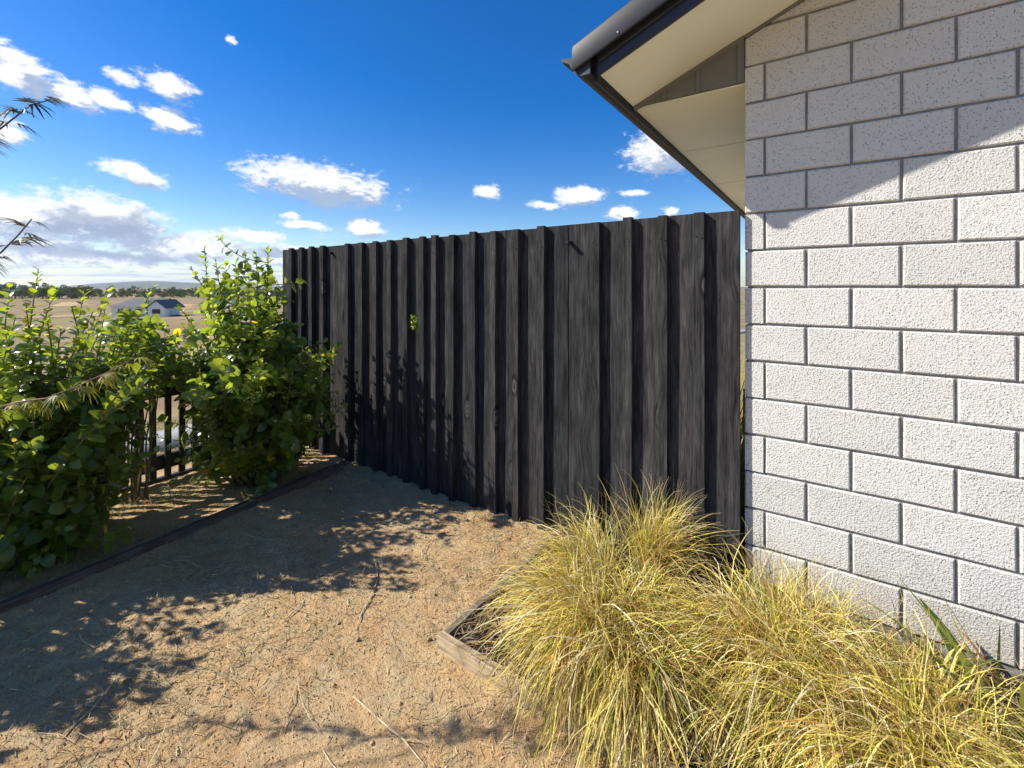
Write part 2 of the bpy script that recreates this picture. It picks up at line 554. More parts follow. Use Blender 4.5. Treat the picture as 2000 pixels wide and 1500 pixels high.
def leafy(name, col, trans, rough=0.35, spec=0.5, tr=0.4, use_tint=True, var=0.35):
    m, nt, b = new_mat(name, rough, spec)
    out = nt.nodes['Material Output']
    if use_tint:
        t = N(nt, 'ShaderNodeVertexColor', {'layer_name': 'tint'}).outputs[0]
        c = mixc(nt, 1.0, col, t, 'MULTIPLY')
        c2 = mixc(nt, 1.0, trans, t, 'MULTIPLY')
    else:
        r = orand(nt)
        t = ramp(nt, r, [(0.0, (1 - var, 1 - var, 1 - var)), (0.6, (1, 1, 1)), (1.0, (1 + 1.6 * var, 1 + var, 1))])
        c = mixc(nt, 1.0, col, t, 'MULTIPLY')
        c2 = mixc(nt, 1.0, trans, t, 'MULTIPLY')
    nt.links.new(c, b.inputs['Base Color'])
    ts = N(nt, 'ShaderNodeBsdfTranslucent', None, {'Color': c2})
    mx = N(nt, 'ShaderNodeMixShader', None, {0: tr, 1: b.outputs[0], 2: ts.outputs[0]})
    nt.links.new(mx.outputs[0], out.inputs['Surface'])
    return m


MAT['leaf'] = leafy('griselinia_leaf', (0.085, 0.15, 0.030), (0.44, 0.56, 0.040), 0.27, 0.55, 0.46)
MAT['leaf_single'] = leafy('griselinia_leaf_single', (0.085, 0.15, 0.030), (0.44, 0.56, 0.040), 0.27, 0.55, 0.46, False)
MAT['maple'] = leafy('maple_leaf', (0.24, 0.25, 0.04), (0.62, 0.60, 0.05), 0.45, 0.35, 0.45, False, 0.5)
MAT['maple_silhouette'] = leafy('maple_leaf_silhouette', (0.075, 0.075, 0.022), (0.16, 0.14, 0.03), 0.5, 0.3, 0.3, False, 0.6)  # darker copy of the maple leaf, backlit silhouette put into the colour
MAT['grass'] = leafy('tussock_blade', (1, 1, 1), (1, 1, 1), 0.5, 0.35, 0.30)
MAT['litter'] = leafy('dry_litter', (1, 1, 1), (1, 1, 1), 0.85, 0.1, 0.1)
MAT['flax'] = leafy('flax_leaf', (1, 1, 1), (1, 1, 1), 0.4, 0.45, 0.3)
MAT['far_leaf'] = leafy('far_foliage', (0.075, 0.105, 0.04), (0.12, 0.17, 0.04), 0.8, 0.1, 0.25)
MAT['dead_leaf'] = leafy('fallen_leaf', (0.46, 0.37, 0.20), (0.4, 0.33, 0.15), 0.7, 0.2, 0.15, False, 0.35)
MAT['twig'] = plain('pale_twig', (0.58, 0.47, 0.29), 0.85, 0.1, 0, 0.2, 40.0)
MAT['stem'] = plain('green_stem', (0.16, 0.14, 0.06), 0.7, 0.3, 0, 0.3, 20.0)
MAT['bark'] = plain('bark', (0.13, 0.10, 0.075), 0.9, 0.1, 0, 0.35, 30.0, 0.5)
MAT['redstem'] = plain('red_stem', (0.30, 0.09, 0.06), 0.5, 0.4, 0, 0.3, 30.0)

# bare trodden soil
m, nt, b = new_mat('bare_soil', 0.95, 0.1)
p = wpos(nt)
n1, n2, n3, n4 = noise(nt, p, 1.3, 5.0, 0.6), noise(nt, p, 9.0, 6.0, 0.65), noise(nt, p, 75.0, 5.0, 0.7), noise(nt, p, 260.0, 3.0, 0.7)
c = ramp(nt, n1, [(0.32, (0.50, 0.30, 0.14)), (0.5, (0.59, 0.385, 0.19)), (0.68, (0.63, 0.465, 0.255))])
c = mixc(nt, ramp(nt, n2, [(0.42, 0.0), (0.66, 0.75)]), c, (0.52, 0.42, 0.25))
c = mixc(nt, 1.0, c, ramp(nt, n3, [(0.3, 0.68), (0.5, 1.0), (0.75, 1.28)]), 'MULTIPLY')
c = mixc(nt, 1.0, c, ramp(nt, n4, [(0.3, 0.7), (0.7, 1.25)]), 'MULTIPLY')
nt.links.new(c, b.inputs['Base Color'])
bump(nt, b, M_(nt, 'ADD', M_(nt, 'MULTIPLY', n3, 1.0), M_(nt, 'MULTIPLY', n4, 0.4)), 1.0, 0.010)
MAT['soil'] = m
MAT['mulch'] = plain('shaded_mulch', (0.075, 0.05, 0.035), 0.95, 0.1, 0, 0.5, 60.0, 0.9)  # bark brown, set darker so the colour carries the bed's deep shade too

# the plain beyond: dry grass, bare earth and green strips
m, nt, b = new_mat('open_land', 0.95, 0.05)
p = wpos(nt)
p2 = V_(nt, 'MULTIPLY', p, (1.0, 0.16, 1.0)).outputs[0]
n1, n2, n3 = noise(nt, p2, 0.05, 5.0, 0.6), noise(nt, p, 0.16, 5.0, 0.6), noise(nt, p, 6.0, 6.0, 0.7)
c = ramp(nt, n1, [(0.34, (0.13, 0.15, 0.05)), (0.44, (0.30, 0.26, 0.12)), (0.54, (0.25, 0.14, 0.085)), (0.64, (0.42, 0.33, 0.22))])
c = mixc(nt, ramp(nt, n2, [(0.45, 0.0), (0.65, 0.35)]), c, (0.42, 0.37, 0.19))
c = mixc(nt, 1.0, c, ramp(nt, n3, [(0.3, 0.7), (0.7, 1.25)]), 'MULTIPLY')
nt.links.new(c, b.inputs['Base Color'])
bump(nt, b, n3, 0.6, 0.05)
MAT['land'] = m
MAT['path'] = plain('path_concrete', (0.26, 0.255, 0.245), 0.9, 0.2, 0, 0.1, 3.0, 0.2)
MAT['asphalt'] = plain('asphalt', (0.07, 0.07, 0.072), 0.95, 0.2, 0, 0.2, 4.0)
MAT['hill'] = plain('hill_cover', (0.10, 0.115, 0.07), 0.95, 0.05, 0, 0.3, 0.004)
MAT['white_wall'] = plain('white_cladding', (0.80, 0.80, 0.79), 0.7, 0.2, 0, 0.04, 0.6)
MAT['far_roof'] = plain('slate_roof', (0.12, 0.125, 0.135), 0.8, 0.3, 0, 0.1, 0.7)
MAT['glass'] = plain('window_glass', (0.02, 0.025, 0.03), 0.08, 0.6, 0, 0.05, 2.0)
MAT['car_red'] = plain('red_car_paint', (0.42, 0.012, 0.018), 0.22, 0.6, 0, 0.03, 2.0)
MAT['rubber'] = plain('tyre_rubber', (0.02, 0.02, 0.02), 0.85, 0.2, 0, 0.1, 10.0)
MAT['silver'] = plain('silver_trim', (0.6, 0.6, 0.6), 0.3, 0.5, 0.8, 0.05, 4.0)


# ---------------------------------------------------------------- the land
def land_z(x, y):
    x, y = np.asarray(x, dtype=float), np.asarray(y, dtype=float)
    r = np.hypot(np.maximum(0, -4.15 - x), np.maximum(0, y - 12.0))
    r = np.hypot(r, np.maximum(0, -14 - y) * 0.6)
    z = -6.0 * (1 - np.exp(-r / 60.0)) - 0.14 * (1 - np.exp(-r / 1.2))
    z = z + np.where(r > 8, (fbm(x, y, 1 / 45.0, 3, 5) - 0.5) * 1.2 * np.clip((r - 8) / 60, 0, 1), 0)
    return z - 0.03


def axis_lines(lo, hi, c, fine, grow):
    out, s, v = [c], fine, c
    while v < hi:
        v += s; s *= grow; out.append(min(v, hi))
    s, v = fine, c
    while v > lo:
        v -= s; s *= grow; out.append(max(v, lo))
    return np.array(sorted(set(out)))


gx = axis_lines(-9000, 9000, -4.15, 0.35, 1.07)
gy = axis_lines(-9000, 9000, -2.0, 0.6, 1.07)
GX, GY = np.meshgrid(gx, gy)
GZ = land_z(GX, GY)
nx, ny = len(gx), len(gy)
idx = np.arange(nx * ny).reshape(ny, nx)
quads = np.stack([idx[:-1, :-1], idx[:-1, 1:], idx[1:, 1:], idx[1:, :-1]], -1).reshape(-1, 4)
o = obj('ground', np_mesh('ground', np.stack([GX, GY, GZ], -1).reshape(-1, 3), quads, MAT['land'], None, True))
tag(o, kind='structure')


# yard soil: fine sheet with real clods and footmarks
EA, EB = P(0, 1183, 0.05), P(668, 905, 0.05)      # near edge line of the left bed
BC = P(853, 1240, 0.06)                           # corner of the planted bed on the right


def soil_z(x, y):
    z = (fbm(x, y, 1.1, 3, 1) - 0.5) * 0.045 + (fbm(x, y, 14.0, 3, 2) - 0.5) * 0.022 + (fbm(x, y, 55.0, 2, 3) - 0.5) * 0.010
    return z


sx, sy = np.arange(-3.98, 3.4, 0.018), np.arange(-5.2, 0.16, 0.018)
SX, SY = np.meshgrid(sx, sy)
SZ = soil_z(SX, SY)
nx, ny = len(sx), len(sy)
idx = np.arange(nx * ny).reshape(ny, nx)
quads = np.stack([idx[:-1, :-1], idx[:-1, 1:], idx[1:, 1:], idx[1:, :-1]], -1).reshape(-1, 4)
o = obj('yard_soil', np_mesh('yard_soil', np.stack([SX, SY, SZ], -1).reshape(-1, 3), quads, MAT['soil'], None, True))
tag(o, kind='structure')

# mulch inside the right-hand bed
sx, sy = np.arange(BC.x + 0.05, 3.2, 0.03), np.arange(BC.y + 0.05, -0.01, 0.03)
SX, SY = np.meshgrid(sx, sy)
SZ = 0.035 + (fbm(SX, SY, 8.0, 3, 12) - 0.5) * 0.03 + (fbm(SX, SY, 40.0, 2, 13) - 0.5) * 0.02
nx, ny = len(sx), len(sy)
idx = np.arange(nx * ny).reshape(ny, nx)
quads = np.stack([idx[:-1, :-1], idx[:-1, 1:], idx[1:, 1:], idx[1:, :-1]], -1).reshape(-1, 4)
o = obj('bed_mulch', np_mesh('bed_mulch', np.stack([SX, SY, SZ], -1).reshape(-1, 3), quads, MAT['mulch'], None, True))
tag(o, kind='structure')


def strip(name, x0, x1, y0, y1, mat, lift, n=60):
    ys = np.linspace(y0, y1, n)
    V, Q = [], []
    for i, yy in enumerate(ys):
        za, zb = float(land_z(x0, yy)), float(land_z(x1, yy))
        V += [(x0, yy, za + lift), (x1, yy, zb + lift), (x0, yy, za - 0.2), (x1, yy, zb - 0.2)]
        if i:
            a = 4 * (i - 1); c = 4 * i
            Q += [(a, a + 1, c + 1, c), (a + 1, a + 3, c + 3, c + 1), (a + 2, a, c, c + 2)]
    return tag(obj(name, np_mesh(name, V, Q, mat)), kind='structure')


strip('footpath', -6.6, -5.2, -60, 60, MAT['path'], 0.03)

# far hills
for nm, ang, dist, wid, hgt in (('hills', -0.66, 6200, 900, 75), ('hills', -0.98, 6800, 2200, 40), ('hills', -0.30, 7000, 3200, 60), ('hills', 0.15, 7200, 3000, 70)):
    cx = CAM.x + dist * (math.sin(ang) * SA - math.cos(ang) * CA)
    cy = CAM.y + dist * (math.sin(ang) * CA + math.cos(ang) * SA)
    u = np.linspace(-1, 1, 40)
    U, W = np.meshgrid(u, u)
    e1 = np.array([math.cos(ang) * SA + math.sin(ang) * CA, math.cos(ang) * CA - math.sin(ang) * SA])
    e2 = np.array([-e1[1], e1[0]])
    XX = cx + U * wid * e1[0] + W * 500 * e2[0]
    YY = cy + U * wid * e1[1] + W * 500 * e2[1]
    ZZ = -7 + hgt * np.clip(1 - U ** 2, 0, 1) * np.clip(1 - W ** 2, 0, 1) * (0.35 + 0.9 * fbm(XX, YY, 1 / 600.0, 4, 9))
    ix = np.arange(1600).reshape(40, 40)
    qd = np.stack([ix[:-1, :-1], ix[:-1, 1:], ix[1:, 1:], ix[1:, :-1]], -1).reshape(-1, 4)
    tag(obj(nm, np_mesh(nm, np.stack([XX, YY, ZZ], -1).reshape(-1, 3), qd, MAT['hill'], None, True)), kind='structure')

# ---------------------------------------------------------------- the brick house
SOF, EAVE, GAB, PITCH = 2.41, 0.534, 0.47, 0.405
HX, HY = 8.0, 9.0            # house size
JZ = 0.1728
JL = 0.3215


def rake(x):
    return SOF + (x + EAVE) * PITCH if x < HX / 2 else SOF + (HX + EAVE - x) * PITCH


house = thing('brick_house', 'house corner of pale speckled concrete bricks under a dark steel roof', 'house')
wall_poly = [(0.012, 0.0), (HX, 0.0), (HX, rake(HX) - 0.0), (HX / 2, rake(HX / 2)), (0.012, rake(0.012))]
wall = obj('wall', prism_xz(wall_poly, 0.011, 0.16, 'gable_wall', MAT['mortar']), house)
side = obj('wall', box_mesh('side_wall', (0.012, 0.16, 0.16, HY, 0.0, SOF + 0.1), MAT['mortar']), house)
obj('wall', box_mesh('rear_wall', (0.16, HX, HY - 0.15, HY, 0.0, SOF), MAT['block']), house)
obj('wall', box_mesh('end_wall', (HX - 0.15, HX, 0.16, HY - 0.15, 0.0, SOF), MAT['block']), house)
obj('foundation', box_mesh('foundation', (0.02, HX, 0.018, HY, -0.25, 0.056), MAT['footing'], 0.006), house)


def clip_poly(poly, x_lo):
    """keep what lies under the sloping soffit"""
    res = []
    n = len(poly)
    def d(p): return rake(p[0]) - 0.012 - p[1]
    for i in range(n):
        a, b_ = poly[i], poly[(i + 1) % n]
        da, db = d(a), d(b_)
        if da >= 0: res.append(a)
        if da * db < 0:
            t = da / (da - db)
            res.append((a[0] + (b_[0] - a[0]) * t, a[1] + (b_[1] - a[1]) * t))
    return res


GAPB = 0.0105
brick_cache = {}


def brick_mesh(L, H, var):
    key = (round(L, 3), round(H, 3), var)
    if key not in brick_cache:
        r = random.Random(hash(key))
        j = lambda: r.uniform(-0.0013, 0.0013)
        poly = [(j(), j()), (L / 2, j()), (L + j(), j()), (L + j(), H + j()), (L / 2, H + j()), (j(), H + j())]
        brick_cache[key] = prism_xz(poly, 0.0, 0.074, 'brick', MAT['block'], 0.0052)
    return brick_cache[key]


rows = []
for k in range(-8, 15):
    z0 = 1.4425 + JZ * k + GAPB / 2
    H = JZ - GAPB
    typeA = (k % 2 != 0)            # side-wall brick shows its end at the corner
    xs = [0.0, 0.081] if typeA else [0.0, 0.243]
    while xs[-1] < 3.4:
        xs.append(xs[-1] + JL)
    for i in range(len(xs) - 1):
        x0, x1 = xs[i] + (GAPB / 2 if i else 0), xs[i + 1] - GAPB / 2
        if z0 > rake(x1) - 0.03:
            continue
        yj = random.uniform(-0.0012, 0.0012)
        if z0 + H < rake(x0) - 0.014:
            if i == 0 and typeA:
                me = brick_cache.setdefault(('end', k % 3), box_mesh('brick', (0, x1 - x0, 0, 0.31, 0, H), MAT['block'], 0.0052))
            else:
                me = brick_mesh(x1 - x0, H, random.randint(0, 4))
            obj('brick', me, wall, (x0, yj, z0))
        else:
            poly = clip_poly([(x0, z0), (x1, z0), (x1, z0 + H), (x0, z0 + H)], x0)
            if len(poly) >= 3:
                poly = [(a - x0, c - z0) for a, c in poly]
                obj('brick', prism_xz(poly, 0.0, 0.074, 'brick', MAT['block'], 0.0052), wall, (x0, yj, z0))
    # the wall round the corner, upper courses that rise above the fence
    if z0 + H < SOF and k >= 0:
        ys = [0.31 + GAPB / 2] if typeA else [0.074 + GAPB]
        while ys[-1] < 3.0:
            ys.append(ys[-1] + JL)
        for i in range(len(ys) - 1):
            obj('brick', brick_mesh(ys[1] - ys[0] - GAPB, H, random.randint(0, 4)), side, (0.0, ys[i + 1] - GAPB, z0), (0, 0, -math.pi / 2))

# eaves: raking soffit, flat soffit, infill triangle with cover battens
FX = -EAVE - 0.005           # inner face of the fascia along the gutter
th = 0.008


def slab_rake(x0, x1, y0, y1, dz0, dz1, name, mat):
    V = []
    for x in (x0, x1):
        for y in (y0, y1):
            for dz in (dz0, dz1):
                V.append((x, y, rake(x) + dz))
    Fc = [(0, 1, 3, 2), (4, 6, 7, 5), (0, 4, 5, 1), (2, 3, 7, 6), (0, 2, 6, 4), (1, 5, 7, 3)]
    return mk_mesh(name, V, Fc, mat)


XR = HX / 2
sof = obj('soffit', slab_rake(-EAVE, XR, -GAB, 0.006, 0.0, th, 'raking_soffit', MAT['soffit']), house)
sof['label'] = 'cream painted soffit sloping under the gable edge'
fl = obj('soffit', box_mesh('flat_soffit', (-EAVE, 0.012, 0.0135, HY, SOF - 0.006, SOF + 0.002), MAT['soffit']), house)
fl['label'] = 'cream painted flat soffit under the gutter side'
for yj_ in (0.95, 2.15, 3.35):
    obj('soffit_joint', box_mesh('soffit_joint', (-EAVE + 0.002, 0.010, yj_, yj_ + 0.006, SOF - 0.0095, SOF - 0.0063), MAT['soffit']), fl)
tri = obj('eave_infill', prism_xz([(-EAVE + 0.03, SOF + 0.003), (-0.003, SOF + 0.003), (-0.003, rake(-0.003) - 0.004), (-EAVE + 0.03, rake(-EAVE + 0.03) - 0.004)], 0.0, 0.012, 'eave_infill', MAT['infill']), house)
for bx in (-0.375, -0.21, -0.022):
    w = 0.011
    obj('cover_batten', prism_xz([(bx - w, SOF + 0.004), (bx + w, SOF + 0.004), (bx + w, rake(bx + w) - 0.006), (bx - w, rake(bx - w) - 0.006)], -0.009, -0.0005, 'cover_batten', MAT['infill'], 0.003), tri)
# quad moulding along the top of the triangle
V = [(x, y, rake(x) + dz) for x in (-EAVE + 0.002, -0.003) for y, dz in ((-0.020, -0.001), (-0.020, -0.009), (-0.001, -0.024), (-0.001, -0.001))]
obj('moulding', mk_mesh('moulding', V, [(0, 1, 5, 4), (1, 2, 6, 5), (2, 3, 7, 6), (3, 0, 4, 7), (3, 2, 1, 0), (4, 5, 6, 7)], MAT['infill']), tri)
V = [(x, y, rake(x) + dz) for x in (0.002, XR) for y, dz in ((-0.014, -0.001), (-0.014, -0.007), (-0.002, -0.014), (-0.002, -0.001))]
obj('moulding', mk_mesh('moulding', V, [(0, 1, 5, 4), (1, 2, 6, 5), (2, 3, 7, 6), (3, 0, 4, 7), (3, 2, 1, 0), (4, 5, 6, 7)], MAT['infill']), sof)

# fascia on the gutter side, with the gutter hung on it
obj('fascia', sweep_y([(-EAVE - 0.001, SOF - 0.03), (-EAVE - 0.012, SOF - 0.034), (-EAVE - 0.020, SOF - 0.03), (-EAVE - 0.020, SOF + 0.15), (-EAVE - 0.001, SOF + 0.15)], -GAB - 0.004, HY, 'fascia', MAT['gutter']), house)
gp = [(-0.556, 2.405), (-0.600, 2.405), (-0.622, 2.412), (-0.640, 2.430), (-0.650, 2.452), (-0.662, 2.472), (-0.682, 2.486), (-0.700, 2.490), (-0.703, 2.500), (-0.694, 2.506),
      (-0.688, 2.500), (-0.678, 2.494), (-0.656, 2.480), (-0.643, 2.455), (-0.633, 2.436), (-0.618, 2.420), (-0.600, 2.413), (-0.560, 2.413), (-0.560, 2.52), (-0.556, 2.52)]
gut = obj('gutter', sweep_y(gp, -GAB - 0.036, HY, 'gutter', MAT['gutter']), house)
cap = [(-0.558, 2.403), (-0.600, 2.403), (-0.624, 2.410), (-0.642, 2.429), (-0.652, 2.451), (-0.664, 2.474), (-0.690, 2.488), (-0.704, 2.496), (-0.700, 2.508), (-0.68, 2.502), (-0.64, 2.498), (-0.60, 2.505), (-0.558, 2.52)]
obj('end_cap', prism_xz(cap, -GAB - 0.040, -GAB - 0.0365, 'end_cap', MAT['steel']), gut)


# gable edge: ribbed fascia board, and the rounded barge capping above it
def rake_sweep(prof, x0, x1, name, mat, smooth_=False):
    n = len(prof)
    V = [(x, y, rake(x) + dz) for x in (x0, x1) for y, dz in prof]
    Fc = [(i, (i + 1) % n, n + (i + 1) % n, n + i) for i in range(n)] + [tuple(reversed(range(n))), tuple(range(n, 2 * n))]
    me = mk_mesh(name, V, Fc, mat, False)
    bm = bmesh.new(); bm.from_mesh(me)
    bmesh.ops.recalc_face_normals(bm, faces=bm.faces)
    bm.to_mesh(me); bm.free()
    return me


g = -GAB
obj('fascia', rake_sweep([(g + 0.012, -0.006), (g - 0.004, -0.012), (g - 0.012, -0.010), (g - 0.012, 0.034), (g - 0.006, 0.040), (g - 0.006, 0.046),
                          (g - 0.013, 0.052), (g - 0.013, 0.11), (g + 0.0, 0.11), (g + 0.0, 0.004), (g + 0.012, 0.004)], -EAVE + 0.001, XR, 'gable_fascia', MAT['steel']), house)
cpf = [(g - 0.014, 0.118), (g - 0.050, 0.062), (g - 0.054, 0.056), (g - 0.058, 0.062), (g - 0.060, 0.072), (g - 0.056, 0.160), (g - 0.052, 0.174), (g - 0.044, 0.184), (g - 0.028, 0.191), (g - 0.006, 0.195), (g + 0.06, 0.196), (g + 0.06, 0.15), (g - 0.005, 0.15)]
bc = obj('barge_cap', rake_sweep(cpf, -EAVE - 0.105, XR, 'barge_cap', MAT['barge']), house)
bc.data.polygons.foreach_set('use_smooth', [True] * len(bc.data.polygons))
bc.data.set_sharp_from_angle(angle=math.radians(16))
for i, sxp in enumerate((-0.42, 0.1, 0.62, 1.14)):
    z = rake(sxp) + 0.07
    me = mk_mesh('screw', *tube_geo([(0, 0, 0), (0, -0.004, 0)], [0.005, 0.0035], 8), MAT['silver'])
    obj('screw', me, bc, (sxp, g - 0.0595, z + 0.008))

# roof sheets
roof = obj('roof', mk_mesh('roof', [
    (-0.60, g - 0.0, rake(-0.60) + 0.155), (XR, g - 0.0, rake(XR) + 0.155), (XR, HY + 0.4, rake(XR) + 0.155), (-0.60, HY + 0.4, rake(-0.60) + 0.155),
    (-0.60, g - 0.0, rake(-0.60) + 0.125), (XR, g - 0.0, rake(XR) + 0.125), (XR, HY + 0.4, rake(XR) + 0.125), (-0.60, HY + 0.4, rake(-0.60) + 0.125),
    (HX + 0.6, g, SOF + 0.125), (HX + 0.6, HY + 0.4, SOF + 0.125), (HX + 0.6, g, SOF + 0.10), (HX + 0.6, HY + 0.4, SOF + 0.10)],
    [(0, 1, 2, 3), (7, 6, 5, 4), (4, 5, 1, 0), (0, 3, 7, 4), (3, 2, 6, 7), (1, 8, 9, 2), (6, 11, 10, 5), (5, 10, 8, 1), (8, 10, 11, 9), (2, 9, 11, 6)], MAT['roof']), house)
for i in range(24):
    yy = g + 0.15 + i * 0.4
    V = [(x, yy + dy, rake(x) + 0.1555 + dz) for x in (-0.60, XR) for dy, dz in ((-0.03, 0), (-0.012, 0.028), (0.012, 0.028), (0.03, 0))]
    obj('roof_rib', mk_mesh('roof_rib', V, [(0, 1, 5, 4), (1, 2, 6, 5), (2, 3, 7, 6), (3, 2, 1, 0), (4, 5, 6, 7)], MAT['roof']), roof)

# ---------------------------------------------------------------- the tall black fence
FT = 1.803                   # top of the boards
BF, BT = -0.034, 0.019       # board front face, thickness
KF = -0.0690                  # batten front face
fence = thing('timber_fence', 'tall black stained timber fence of upright boards and battens', 'fence', (-2.0, 0, 0))


def fobj(name, me, x=0, y=0, z=0, parent=None):
    o = obj(name, me, parent or fence)
    o.location = (x, y, z) if parent else (x + 2.0, y, z)
    return o


edges_px = [569, 589, 609, 631.5, 679, 707, 734, 762.6, 795, 827.5, 851.6, 886, 928, 968, 1012, 1062, 1110, 1171, 1234, 1303, 1376]
left_x, right_x = XW(552, BF), XW(1446, BF)
xr = [XW(e, KF) for e in edges_px]
joints = [left_x]
for e, x in zip(edges_px, xr):
    joints.append(XW(e, BF) if e == 1110 else x - 0.026)
joints.append(right_x)
hole_x0, hole_x1 = XW(798.5, BF), XW(817, BF)
hz = lambda py: EYE + (HOR - py) / F_PX * ((BF - CAM.y) / (CA * (808 - 1000) / F_PX + SA))
hole_z0, hole_z1 = hz(644.5), hz(615)
for i in range(len(joints) - 1):
    a, c = joints[i] + 0.0018, joints[i + 1] - 0.0018
    top = FT + random.uniform(-0.004, 0.004)
    w = c - a
    if a < (hole_x0 + hole_x1) / 2 < c:
        x0, x1 = max(hole_x0 - a, 0.004), hole_x1 - a
        V, Fc = join_geo([box_geo(0, w, 0, BT, 0, hole_z0 + 0.03), box_geo(0, w, 0, BT, hole_z1 + 0.03, top + 0.03),
                          box_geo(0, x0, 0, BT, hole_z0 + 0.03, hole_z1 + 0.03), box_geo(x1, w, 0, BT, hole_z0 + 0.03, hole_z1 + 0.03)])
        brd = fobj('board', mk_mesh('board', V, Fc, MAT['black_wood']), a, BF, -0.03)
        brd['label'] = 'board with a small rectangular hole cut through it'
    else:
        me = box_mesh('board', (0, w, 0, BT, 0, top + 0.03), MAT['black_wood'], 0.0015, 1, 0.0012, 7, i)
        fobj('board', me, a, BF + random.uniform(-0.001, 0.002), -0.03)
for i, (e, x) in enumerate(zip(edges_px, xr)):
    if e == 1110: continue
    w = 0.050 + random.uniform(-0.003, 0.004)
    t = abs(KF - BF) - 0.0035 + random.uniform(-0.002, 0.003)
    me = box_mesh('batten', (0, w, 0, t, 0, FT + 0.03 + random.uniform(-0.004, 0.010)), MAT['black_wood'], 0.0022, 1, 0.0016, 9, i + 50)
    kb = fobj('batten', me, x - w, BF - 0.0035 - t, -0.03)
    for hh in (1.72, 1.71):
        s = 0.012 if hh == 1.72 else w - 0.012
        nl = mk_mesh('nail', *tube_geo([(0, 0, 0), (0, -0.0022, 0)], [0.0036, 0.003], 6), MAT['rubber'])
        obj('nail', nl, kb, (s, -0.0012, hh))
for zc in (0.25, 0.95, 1.62):
    fobj('rail', box_mesh('rail', (0, right_x - left_x - 0.02, 0, 0.045, 0, 0.075), MAT['black_wood'], 0.002), left_x + 0.01, BF + BT + 0.003, zc)
for xx in (left_x + 0.06, -2.55, -1.2, right_x - 0.14):
    fobj('post', box_mesh('post', (0, 0.095, 0, 0.095, 0, 2.0), MAT['black_wood'], 0.003), xx, BF + BT + 0.050, -0.25)
for (ppx, ppy, L) in ((1115, 474, 0.045), (650, 494, 0.03)):
    q = XW(ppx, BF)
    Z = (BF - CAM.y) / (CA * (ppx - 1000) / F_PX + SA)
    me = mk_mesh('peg', *tube_geo([(0, 0.02, 0), (0, -L, -0.004), (0, -L - 0.004, -0.004)], [0.011, 0.0125, 0.008], 10), MAT['black_wood'])
    fobj('peg', me, q, BF, EYE + (HOR - ppy) / F_PX * Z)

fp = thing('fence_post', 'squat black timber post just past the left end of the tall fence', 'post', (left_x - 0.075, 0.16, 0))
obj('shaft', box_mesh('shaft', (-0.055, 0.055, -0.055, 0.055, -0.3, 1.41), MAT['black_wood'], 0.004), fp)
obj('cap', box_mesh('cap', (-0.060, 0.060, -0.060, 0.060, 1.411, 1.428), MAT['black_wood'], 0.004), fp)

# ---------------------------------------------------------------- low picket fence on the left
PX = -3.75
pf = thing('picket_fence', 'low black picket fence behind the shrubs on the left', 'fence', (PX, -2.5, 0))
pk = box_mesh('picket', (-0.010, 0.010, -0.020, 0.020, 0.03, 0.82), MAT['picket_wood'], 0.003)
yy = -1.14 + 0.0905 * 13
while yy > -5.0:
    if yy < -0.03:
        obj('picket', pk, pf, (0.0, yy + 2.5, random.uniform(-0.006, 0.006)), (random.uniform(-0.008, 0.008), 0, 0))
    yy -= 0.0905
for z0, z1 in ((0.085, 0.19), (0.62, 0.70)):
    obj('rail', box_mesh('rail', (-0.048, -0.013, -2.6, 2.46, z0, z1), MAT['picket_wood'], 0.003), pf)
obj('plinth', box_mesh('plinth', (-0.05, -0.014, -2.6, 2.46, -0.15, 0.022), MAT['picket_wood'], 0.003), pf)
for y0 in (2.38, 0.6, -1.2, -2.55):
    obj('post', box_mesh('post', (-0.145, -0.051, y0 - 0.045, y0 + 0.045, -0.3, 0.80), MAT['picket_wood'], 0.004), pf)

# ---------------------------------------------------------------- timber edgings
d = (EB - EA).normalized()
ang = math.atan2(d.y, d.x)
ed = thing('timber_edging', 'dark weathered timber edging along the shaded shrub bed on the left', 'garden edging', (EA.x, EA.y, 0), ang)
L = (EB - EA).length
for x0, x1 in ((-2.6, -0.42), (-0.415, 1.15), (1.155, L + 0.02)):
    obj('plank', box_mesh('plank', (x0, x1, -0.004, 0.040, -0.12, 0.052), MAT['edge_dark'], 0.004, 1, 0.003, 6, int(x0 * 10)), ed)
for x0 in (-1.4, 0.4, 1.9):
    obj('stake', box_mesh('stake', (x0, x0 + 0.045, 0.043, 0.083, -0.2, 0.03), MAT['edge_dark'], 0.003), ed)
be = thing('planter_edging', 'pale weathered timber edging round the tussock bed by the wall', 'garden edging', (BC.x, BC.y, 0))
obj('plank', box_mesh('plank', (0.0, 0.62, 0.0, 0.034, -0.12, 0.06), MAT['edge_wood'], 0.004, 1, 0.002, 5, 3), be)
obj('plank', box_mesh('plank', (0.623, 2.0, 0.001, 0.035, -0.12, 0.057), MAT['edge_wood'], 0.004, 1, 0.002, 5, 4), be)
obj('plank', box_mesh('plank', (2.003, 4.0, 0.001, 0.035, -0.12, 0.055), MAT['edge_wood'], 0.004, 1, 0.002, 5, 5), be)
obj('plank', box_mesh('plank', (0.001, 0.035, 0.036, -BC.y - 0.06, -0.12, 0.055), MAT['edge_wood_y'], 0.004, 1, 0.002, 5, 6), be)
obj('stake', box_mesh('stake', (0.30, 0.345, 0.037, 0.077, -0.2, 0.045), MAT['edge_wood'], 0.003), be)
obj('stake', box_mesh('stake', (1.25, 1.295, 0.038, 0.078, -0.2, 0.04), MAT['edge_wood'], 0.003), be)


